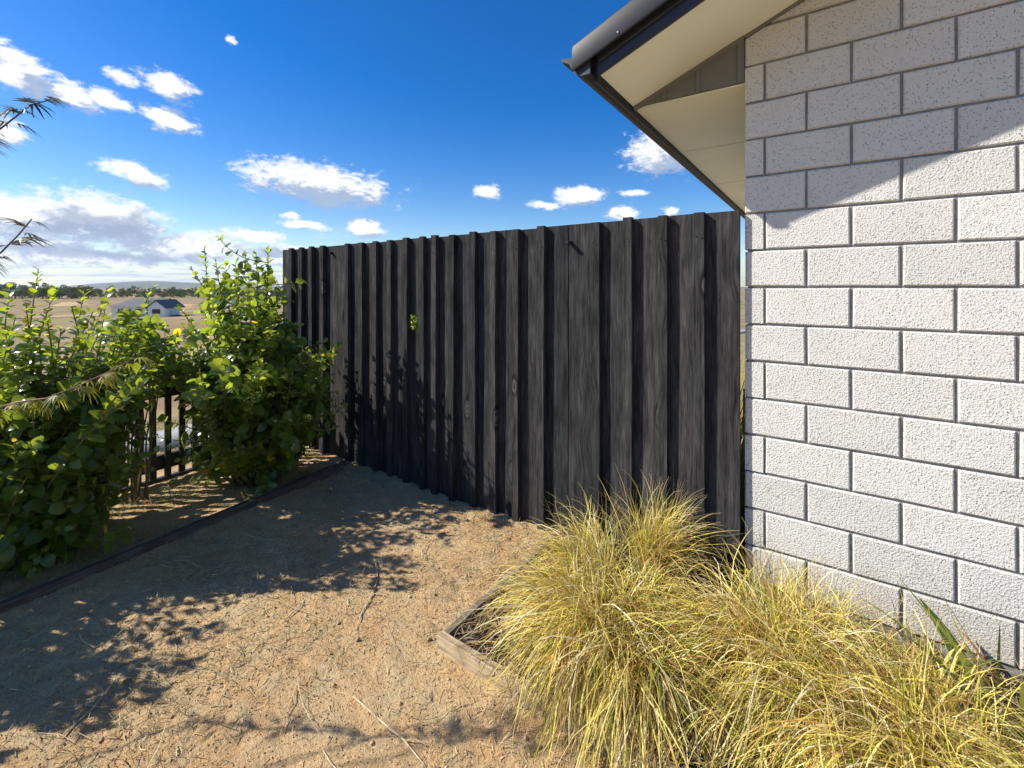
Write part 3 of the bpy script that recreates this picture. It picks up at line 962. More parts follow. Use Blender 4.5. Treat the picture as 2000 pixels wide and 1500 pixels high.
# ---------------------------------------------------------------- leaves by the thousand
def leaf_template(L, W, cup=0.18, bend=0.25, n=4, notch=0.0):
    """broad rounded leaf along +y, face up +z, stalk at the origin"""
    V, Q = [], []
    for i in range(n + 1):
        s = i / n
        w = W * 0.5 * (math.sin(math.pi * (0.06 + 0.88 * s ** 0.8)) ** 0.75) if 0 < i < n else W * (0.05 if i == 0 else 0.16)
        y = L * (0.12 + 0.88 * s)
        z = -bend * L * s * s
        V += [(-w, y, z + cup * w), (0, y, z), (w, y, z + cup * w)]
    for i in range(n):
        a = 3 * i
        Q += [(a, a + 1, a + 4, a + 3), (a + 1, a + 2, a + 5, a + 4)]
    k = len(V)
    V += [(-0.0015, 0, 0), (0.0015, 0, 0)]
    Q.append((k, k + 1, 2, 0))
    return np.array(V), np.array(Q)


LT_V, LT_Q = leaf_template(1.0, 0.74)
LEAF_MESH = np_mesh('leaf', LT_V, LT_Q, MAT['leaf_single'], None, True)


def frames(dirs, ups):
    y = dirs / np.linalg.norm(dirs, axis=1, keepdims=True)
    x = np.cross(y, ups)
    x /= np.maximum(np.linalg.norm(x, axis=1, keepdims=True), 1e-6)
    z = np.cross(x, y)
    return np.stack([x, y, z], -1)          # columns are the axes


def scatter_leaves(pos, R, size, tpl_v, tpl_q):
    V = np.einsum('nij,kj->nki', R, tpl_v) * size[:, None, None] + pos[:, None, :]
    k = len(tpl_v)
    Q = tpl_q[None] + (np.arange(len(pos)) * k)[:, None, None]
    return V.reshape(-1, 3), Q.reshape(-1, tpl_q.shape[1])


def make_shrub(label, base, shoots, seed, single=0, group='glossy leafed hedge shrubs', start=0.16, s_lo=0.12, s_hi=0.72):
    """shoots: list of (foot xy, tip xyz, side count)"""
    r = np.random.default_rng(seed)
    root = thing('hedge_shrub', label, 'shrub', base, 0, group)
    b = np.array(base)
    stems, pos, dirs, ups, size, tone = [], [], [], [], [], []

    def leafed(p0, p1, bow, r0, l_big, l_small, start, step):
        p0, p1 = np.array(p0), np.array(p1)
        n = 8
        t = np.linspace(0, 1, n)
        side = r.normal(size=3) * bow
        pts = p0[None] * (1 - t)[:, None] + p1[None] * t[:, None] + np.outer(np.sin(t * np.pi), side)
        stems.append(([Vector(q) for q in pts], [r0 * (1 - 0.75 * s) + 0.0009 for s in t]))
        Ltot = np.linalg.norm(p1 - p0)
        nl = max(3, int(Ltot * (1 - start) / step))
        ph = r.uniform(0, 6.28)
        axis = (p1 - p0) / max(Ltot, 1e-6)
        for j in range(nl):
            s = start + (1 - start) * (j + 0.5) / nl
            q = np.array([np.interp(s, t, pts[:, k]) for k in range(3)])
            ph += 2.4 + r.normal() * 0.25
            a = np.cross(axis, [0.3, 0.9, 0.1]); a /= np.linalg.norm(a)
            c = np.cross(axis, a)
            out = a * math.cos(ph) + c * math.sin(ph)
            up = 0.9 if s > 0.8 else 0.45
            dv = out * (1 - 0.4 * (s > 0.9)) + axis * (up + r.normal() * 0.25) + r.normal(size=3) * 0.15
            pos.append(q); dirs.append(dv)
            ups.append(axis * 1.0 + np.array([0, 0, 0.5]) + r.normal(size=3) * 0.25)
            sz = l_big + (l_small - l_big) * max(0, (s - 0.35) / 0.65) ** 1.3
            if j >= nl - 2: sz *= 0.7
            size.append(sz * r.uniform(0.6, 1.25))
            tone.append(s)
        return pts

    for (fx, fy, tip, ns) in shoots:
        foot = np.array([fx, fy, 0.0]); tip = np.array(tip) - b
        pts = leafed(foot, tip, 0.05, 0.006, 0.080, 0.047, start, 0.0185)
        for _ in range(ns):
            s = r.uniform(s_lo, s_hi)
            q = np.array([np.interp(s, np.linspace(0, 1, 8), pts[:, k]) for k in range(3)])
            a = r.uniform(0, 6.28)
            ll = r.uniform(0.14, 0.34)
            tipb = q + np.array([math.cos(a) * ll, math.sin(a) * ll, r.uniform(-0.05, 0.55) * ll])
            tipb[2] = max(tipb[2], 0.06)
            leafed(q, tipb, 0.02, 0.003, 0.078, 0.046, 0.08, 0.022)
    geo = join_geo([tube_geo(p, rr, 5) for p, rr in stems])
    obj('stems', mk_mesh('stems', geo[0], geo[1], MAT['stem'], True), root)
    pos, dirs, ups, size, tone = map(np.array, (pos, dirs, ups, size, tone))
    keep = (pos[:, 2] > 0.03) & (pos[:, 1] + b[1] < -0.068)
    pos, dirs, ups, size, tone = pos[keep], dirs[keep], ups[keep], size[keep], tone[keep]
    R = frames(dirs, ups)
    fwd = np.array([-CA, SA, 0.0])
    rel = pos + b - np.array(CAM)
    depth = rel @ fwd
    vis = size / np.maximum(depth, 0.3)
    # the leaves that show largest are pieces of their own
    pick = np.zeros(len(pos), bool)
    if single:
        px = (rel @ np.array([SA, CA, 0.0])) / np.maximum(depth, 0.05)
        sc_ = np.where((depth > 0.4) & (np.abs(px) < 1.15), vis / np.maximum(np.linalg.norm(rel, axis=1), .3), 0)
        pick[np.argsort(-sc_)[:single]] = True
    col = np.ones((len(pos), 3)) * r.uniform(0.72, 1.2, size=(len(pos), 1))
    young = np.clip((tone - 0.7) / 0.3, 0, 1)[:, None]
    col = col * (1 + young * np.array([0.42, 0.30, 0.05]))
    yel = r.random(len(pos)) < 0.02
    col[yel] *= np.array([3.2, 1.9, 0.8])
    k = len(LT_V)
    V, Q = scatter_leaves(pos[~pick], R[~pick], size[~pick], LT_V, LT_Q)
    fo = obj('foliage', np_mesh('foliage', V, Q, MAT['leaf'], np.repeat(col[~pick], k, 0), True), root)
    fo['kind'] = 'stuff'
    for i in np.nonzero(pick)[0]:
        lf = bpy.data.objects.new('leaf', LEAF_MESH)
        mt = Matrix([list(R[i][a] * size[i]) + [pos[i][a]] for a in range(3)] + [[0, 0, 0, 1]])
        COL.objects.link(lf)
        lf.parent = root
        lf.matrix_local = mt
    return root


def crown_shoots(base, n, rx, ry, h_lo, h_hi, seed, extra=(), sides=5, foot=0.18, lean=(0, 0)):
    r = np.random.default_rng(seed)
    out = []
    for i in range(n):
        a, q = r.uniform(0, 6.28), math.sqrt(r.uniform(0, 1))
        ux, uy = math.cos(a) * q, math.sin(a) * q
        h = h_hi - (h_hi - h_lo) * (0.25 * r.random() + 0.75 * q ** 1.5)
        if r.random() < 0.25: h *= r.uniform(0.45, 0.8)
        out.append((ux * foot, uy * foot, (base[0] + ux * rx + lean[0], base[1] + uy * ry + lean[1], h), sides))
    for t in extra:
        out.append((r.uniform(-0.1, 0.1), r.uniform(-0.1, 0.1), t, 5))
    return out


A0 = (-3.18, -0.66, 0.0)
tallA = [PD(399, 482, 3.25), PD(478, 490, 3.3), PD(524, 480, 3.35), PD(372, 522, 3.2), PD(440, 510, 3.35), PD(500, 495, 3.3), PD(545, 560, 3.3),
         PD(420, 505, 3.2), PD(460, 520, 3.1), PD(510, 520, 3.25), PD(350, 600, 3.1), PD(320, 640, 3.05), PD(395, 540, 3.1), PD(535, 600, 3.1),
         PD(450, 560, 3.0), PD(490, 560, 3.05), PD(410, 590, 2.95), PD(520, 640, 3.0), PD(620, 690, 3.25), PD(600, 730, 3.2), PD(575, 700, 3.1), PD(630, 720, 3.3), PD(585, 780, 3.05), PD(636, 745, 3.2), PD(612, 705, 3.2), PD(560, 660, 3.25), PD(628, 790, 3.1), PD(605, 820, 3.0), PD(440, 690, 2.75), PD(390, 720, 2.75), PD(500, 720, 2.8)]
rx_ = random.Random(17)
tallA += [PD(rx_.uniform(335, 555), rx_.uniform(545, 720), rx_.uniform(2.8, 3.4)) for _ in range(22)]
make_shrub('tall glossy green shrub with upright shoots beside the black fence end', A0,
           crown_shoots(A0, 46, 0.40, 0.38, 0.75, 1.36, 3, tallA), 11, 290, s_hi=0.93)
B0 = (-3.20, -1.86, 0.0)
tallB = [PD(20, 560, 2.5), PD(75, 525, 2.35), PD(110, 560, 2.4), PD(165, 565, 2.55), PD(215, 562, 2.7), PD(205, 600, 2.6), PD(50, 590, 2.3), PD(140, 600, 2.4),
         PD(240, 610, 2.8), PD(90, 610, 2.35), PD(185, 620, 2.5), PD(30, 620, 2.2), PD(120, 640, 2.3), PD(160, 660, 2.3), PD(230, 660, 2.6), PD(300, 560, 2.9), PD(70, 660, 2.2), PD(10, 650, 2.15), PD(285, 640, 2.85)]
tallB += [PD(rx_.uniform(-60, 285), rx_.uniform(605, 760), rx_.uniform(2.15, 2.75)) for _ in range(36)]
tallB += [PD(rx_.uniform(190, 325), rx_.uniform(635, 720), rx_.uniform(2.6, 3.0)) for _ in range(9)]
tallB += [PD(rx_.uniform(225, 340), rx_.uniform(622, 690), rx_.uniform(2.75, 3.1)) for _ in range(7)]
make_shrub('broad leafy green shrub in front of the pickets, left of the fence gap', B0,
           crown_shoots(B0, 48, 0.48, 0.40, 0.70, 1.16, 5, tallB, 5, 0.18, (0.04, -0.05)), 12, 290)
C0 = (-3.12, -2.62, 0.0)
make_shrub('leafy green shrub at the left edge of the picture, nearest the camera', C0,
           crown_shoots(C0, 50, 0.52, 0.55, 0.8, 1.38, 6, (), 3, 0.2), 13, 0)
D0 = (-3.15, -3.7, 0.0)
make_shrub('leafy green shrub standing just out of view past the left edge', D0,
           crown_shoots(D0, 44, 0.50, 0.55, 0.8, 1.4, 8, (), 3, 0.2), 14, 0)

E0 = (-3.50, -1.30, 0.0)
tipsE = [PD(rx_.uniform(225, 350), rx_.uniform(622, 715), rx_.uniform(2.95, 3.35)) for _ in range(12)]
make_shrub('leggy shrub leaning over the pickets between the two bushy shrubs', E0, [(rx_.uniform(-.06, .06), rx_.uniform(-.06, .06), t, 5) for t in tipsE], 15, 120, 'glossy leafed hedge shrubs', 0.70, 0.74, 0.98)

# shrub seen through the hole, standing behind the tall fence
def back_shrub():
    r = np.random.default_rng(3)
    root = thing('back_shrub', 'green shrub behind the black fence, showing through its small hole', 'shrub', (-3.05, 1.0, 0))
    n = 4500
    u = r.normal(size=(n, 3)); u /= np.linalg.norm(u, axis=1, keepdims=True)
    pos = u * np.array([0.62, 0.55, 0.68]) * (r.random((n, 1)) ** 0.35) + np.array([0, 0, 0.86])
    R = frames(u + r.normal(size=(n, 3)) * 0.4, np.array([[0, 0, 1.0]]) + r.normal(size=(n, 3)) * 0.4)
    V, Q = scatter_leaves(pos, R, r.uniform(0.05, 0.085, n), LT_V, LT_Q)
    fo = obj('foliage', np_mesh('foliage', V, Q, MAT['leaf'], np.repeat(np.ones((n, 3)) * r.uniform(.7, 1.3, (n, 1)), len(LT_V), 0), True), root)
    fo['kind'] = 'stuff'
    parts = [tube_geo([(0, 0, -0.05), (r.normal() * .1, r.normal() * .1, 0.5), (r.normal() * .3, r.normal() * .3, 1.1)], [0.014, 0.009, 0.003], 5) for _ in range(9)]
    geo = join_geo(parts)
    obj('stems', mk_mesh('stems', geo[0], geo[1], MAT['stem']), root)


back_shrub()


# ---------------------------------------------------------------- small maple whose branches reach in from the left
def maple_leaf_mesh():
    V, Fc = [], []
    lobes = [(-1.15, 0.55), (-0.72, 0.8), (-0.33, 0.95), (0.0, 1.0), (0.33, 0.95), (0.72, 0.8), (1.15, 0.55)]
    for a, l in lobes:
        o = len(V)
        dx, dy = math.sin(a), math.cos(a)
        nx_, ny_ = dy, -dx
        for s, w in ((0.06, 0.018), (0.35, 0.048), (0.62, 0.045), (0.85, 0.024), (1.0, 0.004)):
            cx, cy = dx * l * s, dy * l * s
            z = -0.75 * (s * l) ** 2
            V += [(cx - nx_ * w, cy - ny_ * w, z), (cx + nx_ * w, cy + ny_ * w, z - 0.01)]
        for i in range(4):
            k = o + 2 * i
            Fc.append((k, k + 1, k + 3, k + 2))
    o = len(V)
    V += [(-0.008, -0.3, 0.02), (0.008, -0.3, 0.02), (0.008, 0.06, 0), (-0.008, 0.06, 0)]
    Fc.append((o, o + 1, o + 2, o + 3))
    return V, Fc


MAPLE_LEAF = mk_mesh('leaf', *maple_leaf_mesh(), MAT['maple'], True)
MAPLE_SILHOUETTE = mk_mesh('leaf', *maple_leaf_mesh(), MAT['maple_silhouette'], True)
T0 = Vector((-3.10, -3.80, 0))
maple = thing('maple_tree', 'small fine leaved tree reaching thin branches in from the left edge', 'tree', T0)
r = random.Random(4)
fork = Vector((0.05, 0.08, 0.85))
trunk_pts = [Vector((0, 0, -0.05)), Vector((0.02, 0.03, 0.45)), fork]
obj('trunk', mk_mesh('trunk', *tube_geo(trunk_pts, [0.026, 0.020, 0.014], 8), MAT['bark'], True), maple)
ends = [  # branch control points in the photograph's view: (px,py,depth)
    [(-260, 420, 1.5), (-120, 330, 1.45), (0, 252, 1.4), (60, 205, 1.38), (95, 196, 1.38)],
    [(-260, 560, 1.5), (-120, 545, 1.45), (0, 495, 1.4), (35, 460, 1.39), (62, 428, 1.38)],
    [(-300, 900, 1.5), (-120, 850, 1.46), (0, 796, 1.45), (30, 786, 1.45), (90, 778, 1.47), (150, 755, 1.5), (215, 725, 1.55), (268, 696, 1.6)],
    ]
for bi, pts_ in enumerate(ends):
    pts = [fork] + [PD(*q) - T0 for q in pts_]
    rad = [0.0045] + [0.0026 * (1 - i / len(pts)) + 0.0012 for i in range(1, len(pts))]
    br = obj('branch', mk_mesh('branch', *tube_geo(pts, rad, 6), MAT['redstem'] if bi == 2 else MAT['bark'], True), maple)
    for i in range(1, len(pts) - 1):
        a, c = pts[i], pts[i + 1]
        n = max(2, int((c - a).length / (0.018 if bi < 3 else 0.04)))
        for j in range(n):
            q = a.lerp(c, (j + r.random()) / n)
            dv = (c - a).normalized() * 0.6 + Vector((r.uniform(-1, 1), r.uniform(-1, 1), r.uniform(-0.5, 0.35)))
            if bi == 2: dv.z = r.uniform(-0.7, 0.2)
            R = frames(np.array([dv]), np.array([[r.uniform(-.3, .3), r.uniform(-.3, .3), 1.0]]))[0]
            s = r.uniform(0.035, 0.07)
            q = q + Vector(R[:, 1]) * s * 0.3
            lf = bpy.data.objects.new('leaf', MAPLE_LEAF if bi == 2 else MAPLE_SILHOUETTE)
            COL.objects.link(lf); lf.parent = maple
            lf.matrix_local = Matrix([list(R[k] * s) + [q[k]] for k in range(3)] + [[0, 0, 0, 1]])


# ---------------------------------------------------------------- tussock grasses
def ribbons(C, W, side, col, name, mat):
    """C: n,s,3 centre lines; W: n,s half widths; side: n,s,3; col: n,s,3"""
    n, s = C.shape[:2]
    V = np.stack([C - side * W[..., None], C + side * W[..., None]], 2).reshape(-1, 3)
    base = (np.arange(n) * s * 2)[:, None]
    k = np.arange(s - 1)[None] * 2
    a = base + k
    Q = np.stack([a, a + 1, a + 3, a + 2], -1).reshape(-1, 4)
    return np_mesh(name, V, Q, mat, np.repeat(col.reshape(-1, 3), 2, 0), True)


GRASS_COLS = np.array([(0.76, 0.59, 0.12), (0.63, 0.57, 0.09), (0.82, 0.68, 0.25), (0.28, 0.33, 0.045), (0.50, 0.26, 0.08), (0.84, 0.76, 0.46), (0.28, 0.17, 0.09)])


def grow(r, base, d0, L, S, droop, wob=0.0):
    n = len(base)
    C = np.zeros((n, S, 3)); C[:, 0] = base
    d = d0 / np.linalg.norm(d0, axis=1, keepdims=True)
    D = np.zeros_like(C)
    for i in range(1, S):
        s = i / (S - 1)
        d = d + np.array([0, 0, -1.0]) * (droop * (0.25 + 1.5 * s) / (S - 1))[:, None] + r.normal(size=(n, 3)) * wob
        d /= np.linalg.norm(d, axis=1, keepdims=True)
        C[:, i] = C[:, i - 1] + d * (L / (S - 1))[:, None]
        D[:, i] = d
    D[:, 0] = D[:, 1]
    return C, D


def tussock(label, loc, tufts, seed, group='golden tussock grasses', weights=(0.23, 0.18, 0.18, 0.10, 0.10, 0.12, 0.09)):
    """tufts: dx,dy, number, lean xy, length, spread, droop, foot radius"""
    r = np.random.default_rng(seed)
    root = thing('tussock_grass', label, 'ornamental grass', loc, 0, group)
    for dx, dy, n, lean, Lm, spread, droop, fr in tufts:
        a = r.uniform(0, 6.28, n)
        q = np.sqrt(r.random(n))
        base = np.stack([dx + np.cos(a) * q * fr, dy + np.sin(a) * q * fr, np.full(n, 0.02)], 1)
        ph = a + r.normal(size=n) * 0.7
        tilt = np.abs(r.normal(size=n)) * spread * (0.4 + 0.8 * q)
        d0 = np.stack([np.cos(ph) * np.sin(tilt) + lean[0], np.sin(ph) * np.sin(tilt) + lean[1], np.cos(tilt)], 1)
        L = Lm * r.uniform(0.55, 1.15, n)
        S = 11
        C, D = grow(r, base, d0, L, S, droop * r.uniform(0.4, 1.6, n), 0.11)
        C[..., 2] = np.maximum(C[..., 2], 0.02 + 0.03 * r.random((n, 1)))
        lim = np.where(C[..., 0] + loc[0] > -0.02, -0.006, -0.066) - loc[1]
        C[..., 1] = np.minimum(C[..., 1], lim - 0.02 * r.random((n, 1)))
        roll = r.normal(size=(n, 1, 3)) * 0.5
        side = np.cross(D, np.array([0, 0, 1.0]) + roll)
        side /= np.maximum(np.linalg.norm(side, axis=2, keepdims=True), 1e-6)
        s = np.linspace(0, 1, S)
        W = r.uniform(0.0008, 0.0020, (n, 1)) * (0.75 + 0.45 * np.sin(np.pi * np.clip(s * 1.1, 0, 1)) - 0.55 * s ** 3)[None]
        ci = r.choice(len(GRASS_COLS), n, p=weights)
        col = GRASS_COLS[ci][:, None, :] * r.uniform(0.75, 1.25, (n, 1, 1))
        red = np.array([0.34, 0.20, 0.09])
        f = np.clip(1 - s / 0.30, 0, 1)[None, :, None] * 0.55
        col = col * (1 - f) + red * f
        tipf = np.clip((s - 0.7) / 0.3, 0, 1)[None, :, None] * 0.5
        col = col * (1 - tipf) + np.array([0.60, 0.44, 0.20]) * tipf
        o_ = obj('blades', ribbons(C, W, side, col, 'blades', MAT['grass']), root)
        o_['kind'] = 'stuff'
    return root


tussock('golden tussock nearest the black fence, with a tall tuft leaning on the boards', (-0.46, -0.53, 0.02), [
    (0.08, 0.28, 600, (0.16, 0.03), 0.48, 0.17, 1.2, 0.05), (-0.12, 0.14, 700, (-0.40, 0.04), 0.42, 0.5, 2.2, 0.08),
    (0.0, -0.06, 700, (-0.12, -0.30), 0.38, 0.6, 2.9, 0.10), (0.18, 0.0, 400, (0.14, -0.10), 0.34, 0.6, 2.2, 0.08),
    (-0.12, -0.14, 480, (-0.34, -0.40), 0.40, 0.5, 3.0, 0.07), (0.04, -0.24, 700, (-0.06, -0.60), 0.60, 0.4, 3.3, 0.07), (0.22, -0.26, 500, (0.1, -0.65), 0.56, 0.4, 3.2, 0.07),
    (-0.05, -0.05, 450, (-0.7, -0.5), 0.52, 0.9, 4.5, 0.16), (-0.22, -0.1, 350, (-0.8, -0.1), 0.34, 0.9, 4.5, 0.10)], 21)
tussock('golden tussock arching out from the pale brick wall in the middle of the bed', (0.17, -0.46, 0.02), [
    (0.05, 0.10, 800, (0.05, 0.10), 0.38, 0.6, 2.1, 0.10), (-0.10, -0.04, 800, (-0.50, -0.15), 0.46, 0.5, 2.6, 0.09),
    (0.12, -0.10, 800, (0.05, -0.42), 0.46, 0.6, 2.5, 0.10),
    (-0.05, -0.15, 650, (-0.4, -0.8), 0.60, 0.8, 4.2, 0.15)], 22)
tussock('rust tinged tussock at the foot of the brick wall, lower right', (0.56, -0.60, 0.02), [
    (0.0, 0.10, 800, (-0.15, 0.10), 0.38, 0.6, 2.1, 0.10), (-0.08, -0.10, 850, (-0.45, -0.35), 0.52, 0.55, 2.5, 0.10),
    (0.10, -0.12, 900, (-0.05, -0.5), 0.46, 0.6, 2.6, 0.10)], 23)
tussock('green gold tussock in the bottom right corner of the picture', (0.98, -0.80, 0.02), [
    (0.0, 0.0, 1100, (-0.25, -0.1), 0.44, 0.65, 2.1, 0.12), (-0.10, -0.10, 800, (-0.5, -0.2), 0.48, 0.5, 2.4, 0.10)], 24,
    weights=(0.2, 0.26, 0.12, 0.24, 0.06, 0.06, 0.06))
t5 = tussock('yellow dry grass behind the narrow gap between fence and house', (-0.22, 0.62, -0.02), [], 25)
r_ = np.random.default_rng(25)
n = 700
a = r_.uniform(0, 6.28, n)
base = np.stack([np.cos(a) * .15 * r_.random(n), np.sin(a) * .15 * r_.random(n), np.zeros(n)], 1)
C, D = grow(r_, base, np.stack([np.cos(a) * .35, np.sin(a) * .35, np.ones(n)], 1), r_.uniform(0.5, 1.1, n), 9, r_.uniform(0.3, 1.2, n), 0.04)
C[..., 1] = np.maximum(C[..., 1], -0.45); C[..., 0] = np.minimum(C[..., 0], 0.19)
side_ = np.cross(D, np.array([0, 1.0, 0.3])); side_ /= np.linalg.norm(side_, axis=2, keepdims=True)
ob = obj('blades', ribbons(C, np.full((n, 9), 0.0022), side_, np.broadcast_to(np.array([0.5, 0.4, 0.1]), (n, 9, 3)).copy(), 'blades', MAT['grass']), t5)
ob['kind'] = 'stuff'


# strap leaved plants by the wall, lower right
def strap_plant(name, label, cat, loc, specs, cols, seed):
    r = np.random.default_rng(seed)
    root = thing(name, label, cat, loc)
    for i, (dx, dy, dz, L, w, droop) in enumerate(specs):
        C, D = grow(r, np.array([[r.normal() * .03, r.normal() * .03, 0.0]]), np.array([[dx, dy, dz]]), np.array([L]), 10, np.array([droop]), 0.02)
        C[..., 1] = np.minimum(C[..., 1], -0.012 - loc[1])
        s = np.linspace(0, 1, 10)
        W = (w * np.clip(np.sin(np.pi * (0.18 + 0.80 * s)), 0.02, 1))[None]
        sd = np.cross(D, np.array([0, 0, 1.0]) + r.normal(size=(1, 1, 3)) * 0.4)
        sd /= np.linalg.norm(sd, axis=2, keepdims=True)
        c = np.array(cols[i % len(cols)])[None, None] * r.uniform(0.8, 1.2) * np.ones((1, 10, 1))
        obj('leaf', ribbons(C, W, sd, c, 'leaf', MAT['flax']), root)
    return root


rs = random.Random(9)
strap_plant('strap_leaf_plant', 'orange and olive strap leaved plant rising against the wall base, far right', 'plant', (0.80, -0.34, 0.02),
            [(rs.uniform(-0.95, 0.15), rs.uniform(-0.40, 0.10), 1.0, rs.uniform(0.32, 0.56), rs.uniform(0.004, 0.008), rs.uniform(0.1, 0.9)) for _ in range(26)],
            [(0.26, 0.27, 0.05), (0.42, 0.20, 0.04), (0.15, 0.19, 0.05), (0.36, 0.31, 0.07)], 31)
strap_plant('broad_leaf_weed', 'dark green broad leaved weed poking up against the brick wall', 'plant', (0.72, -0.16, 0.02),
            [(-0.35, 0.0, 1.0, 0.30, 0.024, 0.5), (-0.1, -0.2, 1.0, 0.24, 0.022, 0.9), (0.25, -0.1, 1.0, 0.22, 0.020, 1.0), (-0.5, -0.3, 0.7, 0.22, 0.02, 1.0)],
            [(0.07, 0.15, 0.04), (0.06, 0.12, 0.035)], 32)

# ---------------------------------------------------------------- litter on the soil
r = np.random.default_rng(77)


def in_yard(x, y):
    bed = (x > BC.x - 0.01) & (y > BC.y - 0.01)
    return ~bed & (y < -0.06)


def lying(n, xlo, xhi, ylo, yhi, Lr, wr, cols, name, dens=None, lift=0.003, curl=0.5, zf=None, mask=True):
    x, y = r.uniform(xlo, xhi, n), r.uniform(ylo, yhi, n)
    k = np.ones(n, bool)
    if mask: k &= in_yard(x, y)
    if dens is not None: k &= r.random(n) < dens(x, y)
    x, y = x[k], y[k]
    n = len(x)
    S = 5
    a = r.uniform(0, 6.28, n)
    L = r.uniform(*Lr, n)
    da = r.normal(size=n) * curl
    s = np.linspace(-0.5, 0.5, S)
    A = a[:, None] + da[:, None] * s[None]
    step = (L / (S - 1))[:, None]
    X = x[:, None] + np.cumsum(np.cos(A) * step, 1)
    Y = y[:, None] + np.cumsum(np.sin(A) * step, 1)
    zz = (zf or soil_z)(X, Y)
    Zs = zz + lift + r.random((n, 1)) * lift * 2 + np.abs(s)[None] * r.uniform(-0.3, 0.6, (n, 1)) * L[:, None] * 0.15
    C = np.stack([X, Y, Zs], -1)
    side_ = np.stack([-np.sin(A), np.cos(A), r.normal(size=(n, 1)) * 0.4 * np.ones((1, S))], -1)
    side_ /= np.linalg.norm(side_, axis=2, keepdims=True)
    W = r.uniform(*wr, (n, 1)) * np.array([[0.5, 1, 1, 1, 0.5]])
    cols = np.array(cols)
    col = cols[r.integers(len(cols), size=n)][:, None] * r.uniform(0.7, 1.25, (n, 1, 1)) * np.ones((1, S, 1))
    return ribbons(C, W, side_, col, name, MAT['litter'])


straw_cols = [(0.56, 0.43, 0.21), (0.46, 0.33, 0.15), (0.62, 0.51, 0.29), (0.36, 0.24, 0.12), (0.42, 0.37, 0.21)]
patch = lambda x, y: np.clip((fbm(x, y, 1.7, 3, 31) - 0.36) * 3.2, 0.12, 1)
o = obj('straw_litter', lying(36000, -2.9, 1.6, -2.7, -0.05, (0.012, 0.045), (0.0005, 0.0013), straw_cols, 'straw_litter', patch))
tag(o, 'short pale straw clippings strewn over the bare soil', 'straw', kind='stuff')
o = obj('dry_stalks', lying(420, -2.6, 1.2, -2.4, -0.1, (0.10, 0.34), (0.0007, 0.0014), [(0.55, 0.46, 0.27), (0.45, 0.34, 0.18)], 'dry_stalks', None, 0.006, 0.9))
tag(o, 'long dry grass stalks lying loose on the soil', 'straw', kind='stuff')
o = obj('bed_litter', lying(5000, -3.7, -2.75, -3.5, -0.1, (0.015, 0.06), (0.0007, 0.002), straw_cols, 'bed_litter', patch))
tag(o, 'dry straw and leaf crumbs under the hedge shrubs', 'straw', kind='stuff')

# crumbs of earth
n = 45000
x, y = r.uniform(-2.9, 1.6, n), r.uniform(-2.7, -0.05, n)
k = in_yard(x, y); x, y = x[k], y[k]; n = len(x)
oct_v = np.array([(1, 0, 0), (0, 1, 0), (-1, 0, 0), (0, -1, 0), (0, 0, 0.7), (0, 0, -0.7)], float)
oct_f = np.array([(0, 1, 4), (1, 2, 4), (2, 3, 4), (3, 0, 4), (1, 0, 5), (2, 1, 5), (3, 2, 5), (0, 3, 5)])
sz = r.uniform(0.0016, 0.0050, n) * (0.75 + 1.3 * (r.random(n) < 0.012))
V = oct_v[None] * (sz[:, None, None] * r.uniform(0.6, 1.3, (n, 6, 1)))
V = V + np.stack([x, y, soil_z(x, y) + sz * 0.4], -1)[:, None]
Fq = (oct_f[None] + (np.arange(n) * 6)[:, None, None]).reshape(-1, 3)
ccol = np.array([(0.52, 0.35, 0.20), (0.44, 0.28, 0.16), (0.60, 0.47, 0.30)])[r.integers(3, size=n)] * r.uniform(0.8, 1.2, (n, 1))
o = obj('soil_crumbs', np_mesh('soil_crumbs', V.reshape(-1, 3), Fq, MAT['litter'], np.repeat(ccol, 6, 0)))
tag(o, 'small crumbs and clods of dry reddish earth', 'soil', kind='stuff')


# low half dead weeds: along the fence foot and in patches
def tufted(n, dens, hr, cols, name, xr_=(-2.9, 1.2), yr_=(-2.5, -0.06), mask=True, wid=(0.0008, 0.0018)):
    x, y = r.uniform(*xr_, n), r.uniform(*yr_, n)
    k = r.random(n) < dens(x, y)
    if mask: k &= in_yard(x, y)
    x, y = x[k], y[k]; n = len(x)
    a = r.uniform(0, 6.28, n)
    tl = r.uniform(0.2, 1.3, n)
    C, D = grow(r, np.stack([x, y, soil_z(x, y)], 1), np.stack([np.cos(a) * np.sin(tl), np.sin(a) * np.sin(tl), np.cos(tl)], 1), r.uniform(*hr, n), 5, r.uniform(0.3, 1.6, n), 0.1)
    sd = np.cross(D, r.normal(size=(n, 1, 3)) * 0.6 + np.array([0, 0, 1.0]))
    sd /= np.maximum(np.linalg.norm(sd, axis=2, keepdims=True), 1e-6)
    W = r.uniform(*wid, (n, 1)) * np.array([[0.8, 1, 1, 0.8, 0.2]])
    cols = np.array(cols)
    col = cols[r.integers(len(cols), size=n)][:, None] * r.uniform(0.75, 1.2, (n, 1, 1)) * np.ones((1, 5, 1))
    return ribbons(C, W, sd, col, name, MAT['grass'])


def weed_dens(x, y):
    f = np.clip((fbm(x, y, 2.1, 3, 44) - 0.53) * 6, 0, 1) * np.clip((x + 2.4) / 0.8, 0, 1)
    near = np.clip(1 - np.abs(y + 0.16) / 0.26, 0, 1) * 0.9 * np.clip((x + 2.1) / 0.5, 0, 1)
    edge = np.clip(1 - np.abs(x - BC.x + 0.10) / 0.16, 0, 1) * (y > BC.y) * 0.7
    return np.clip(np.maximum(np.maximum(f * 0.7, near), edge), 0, 1)


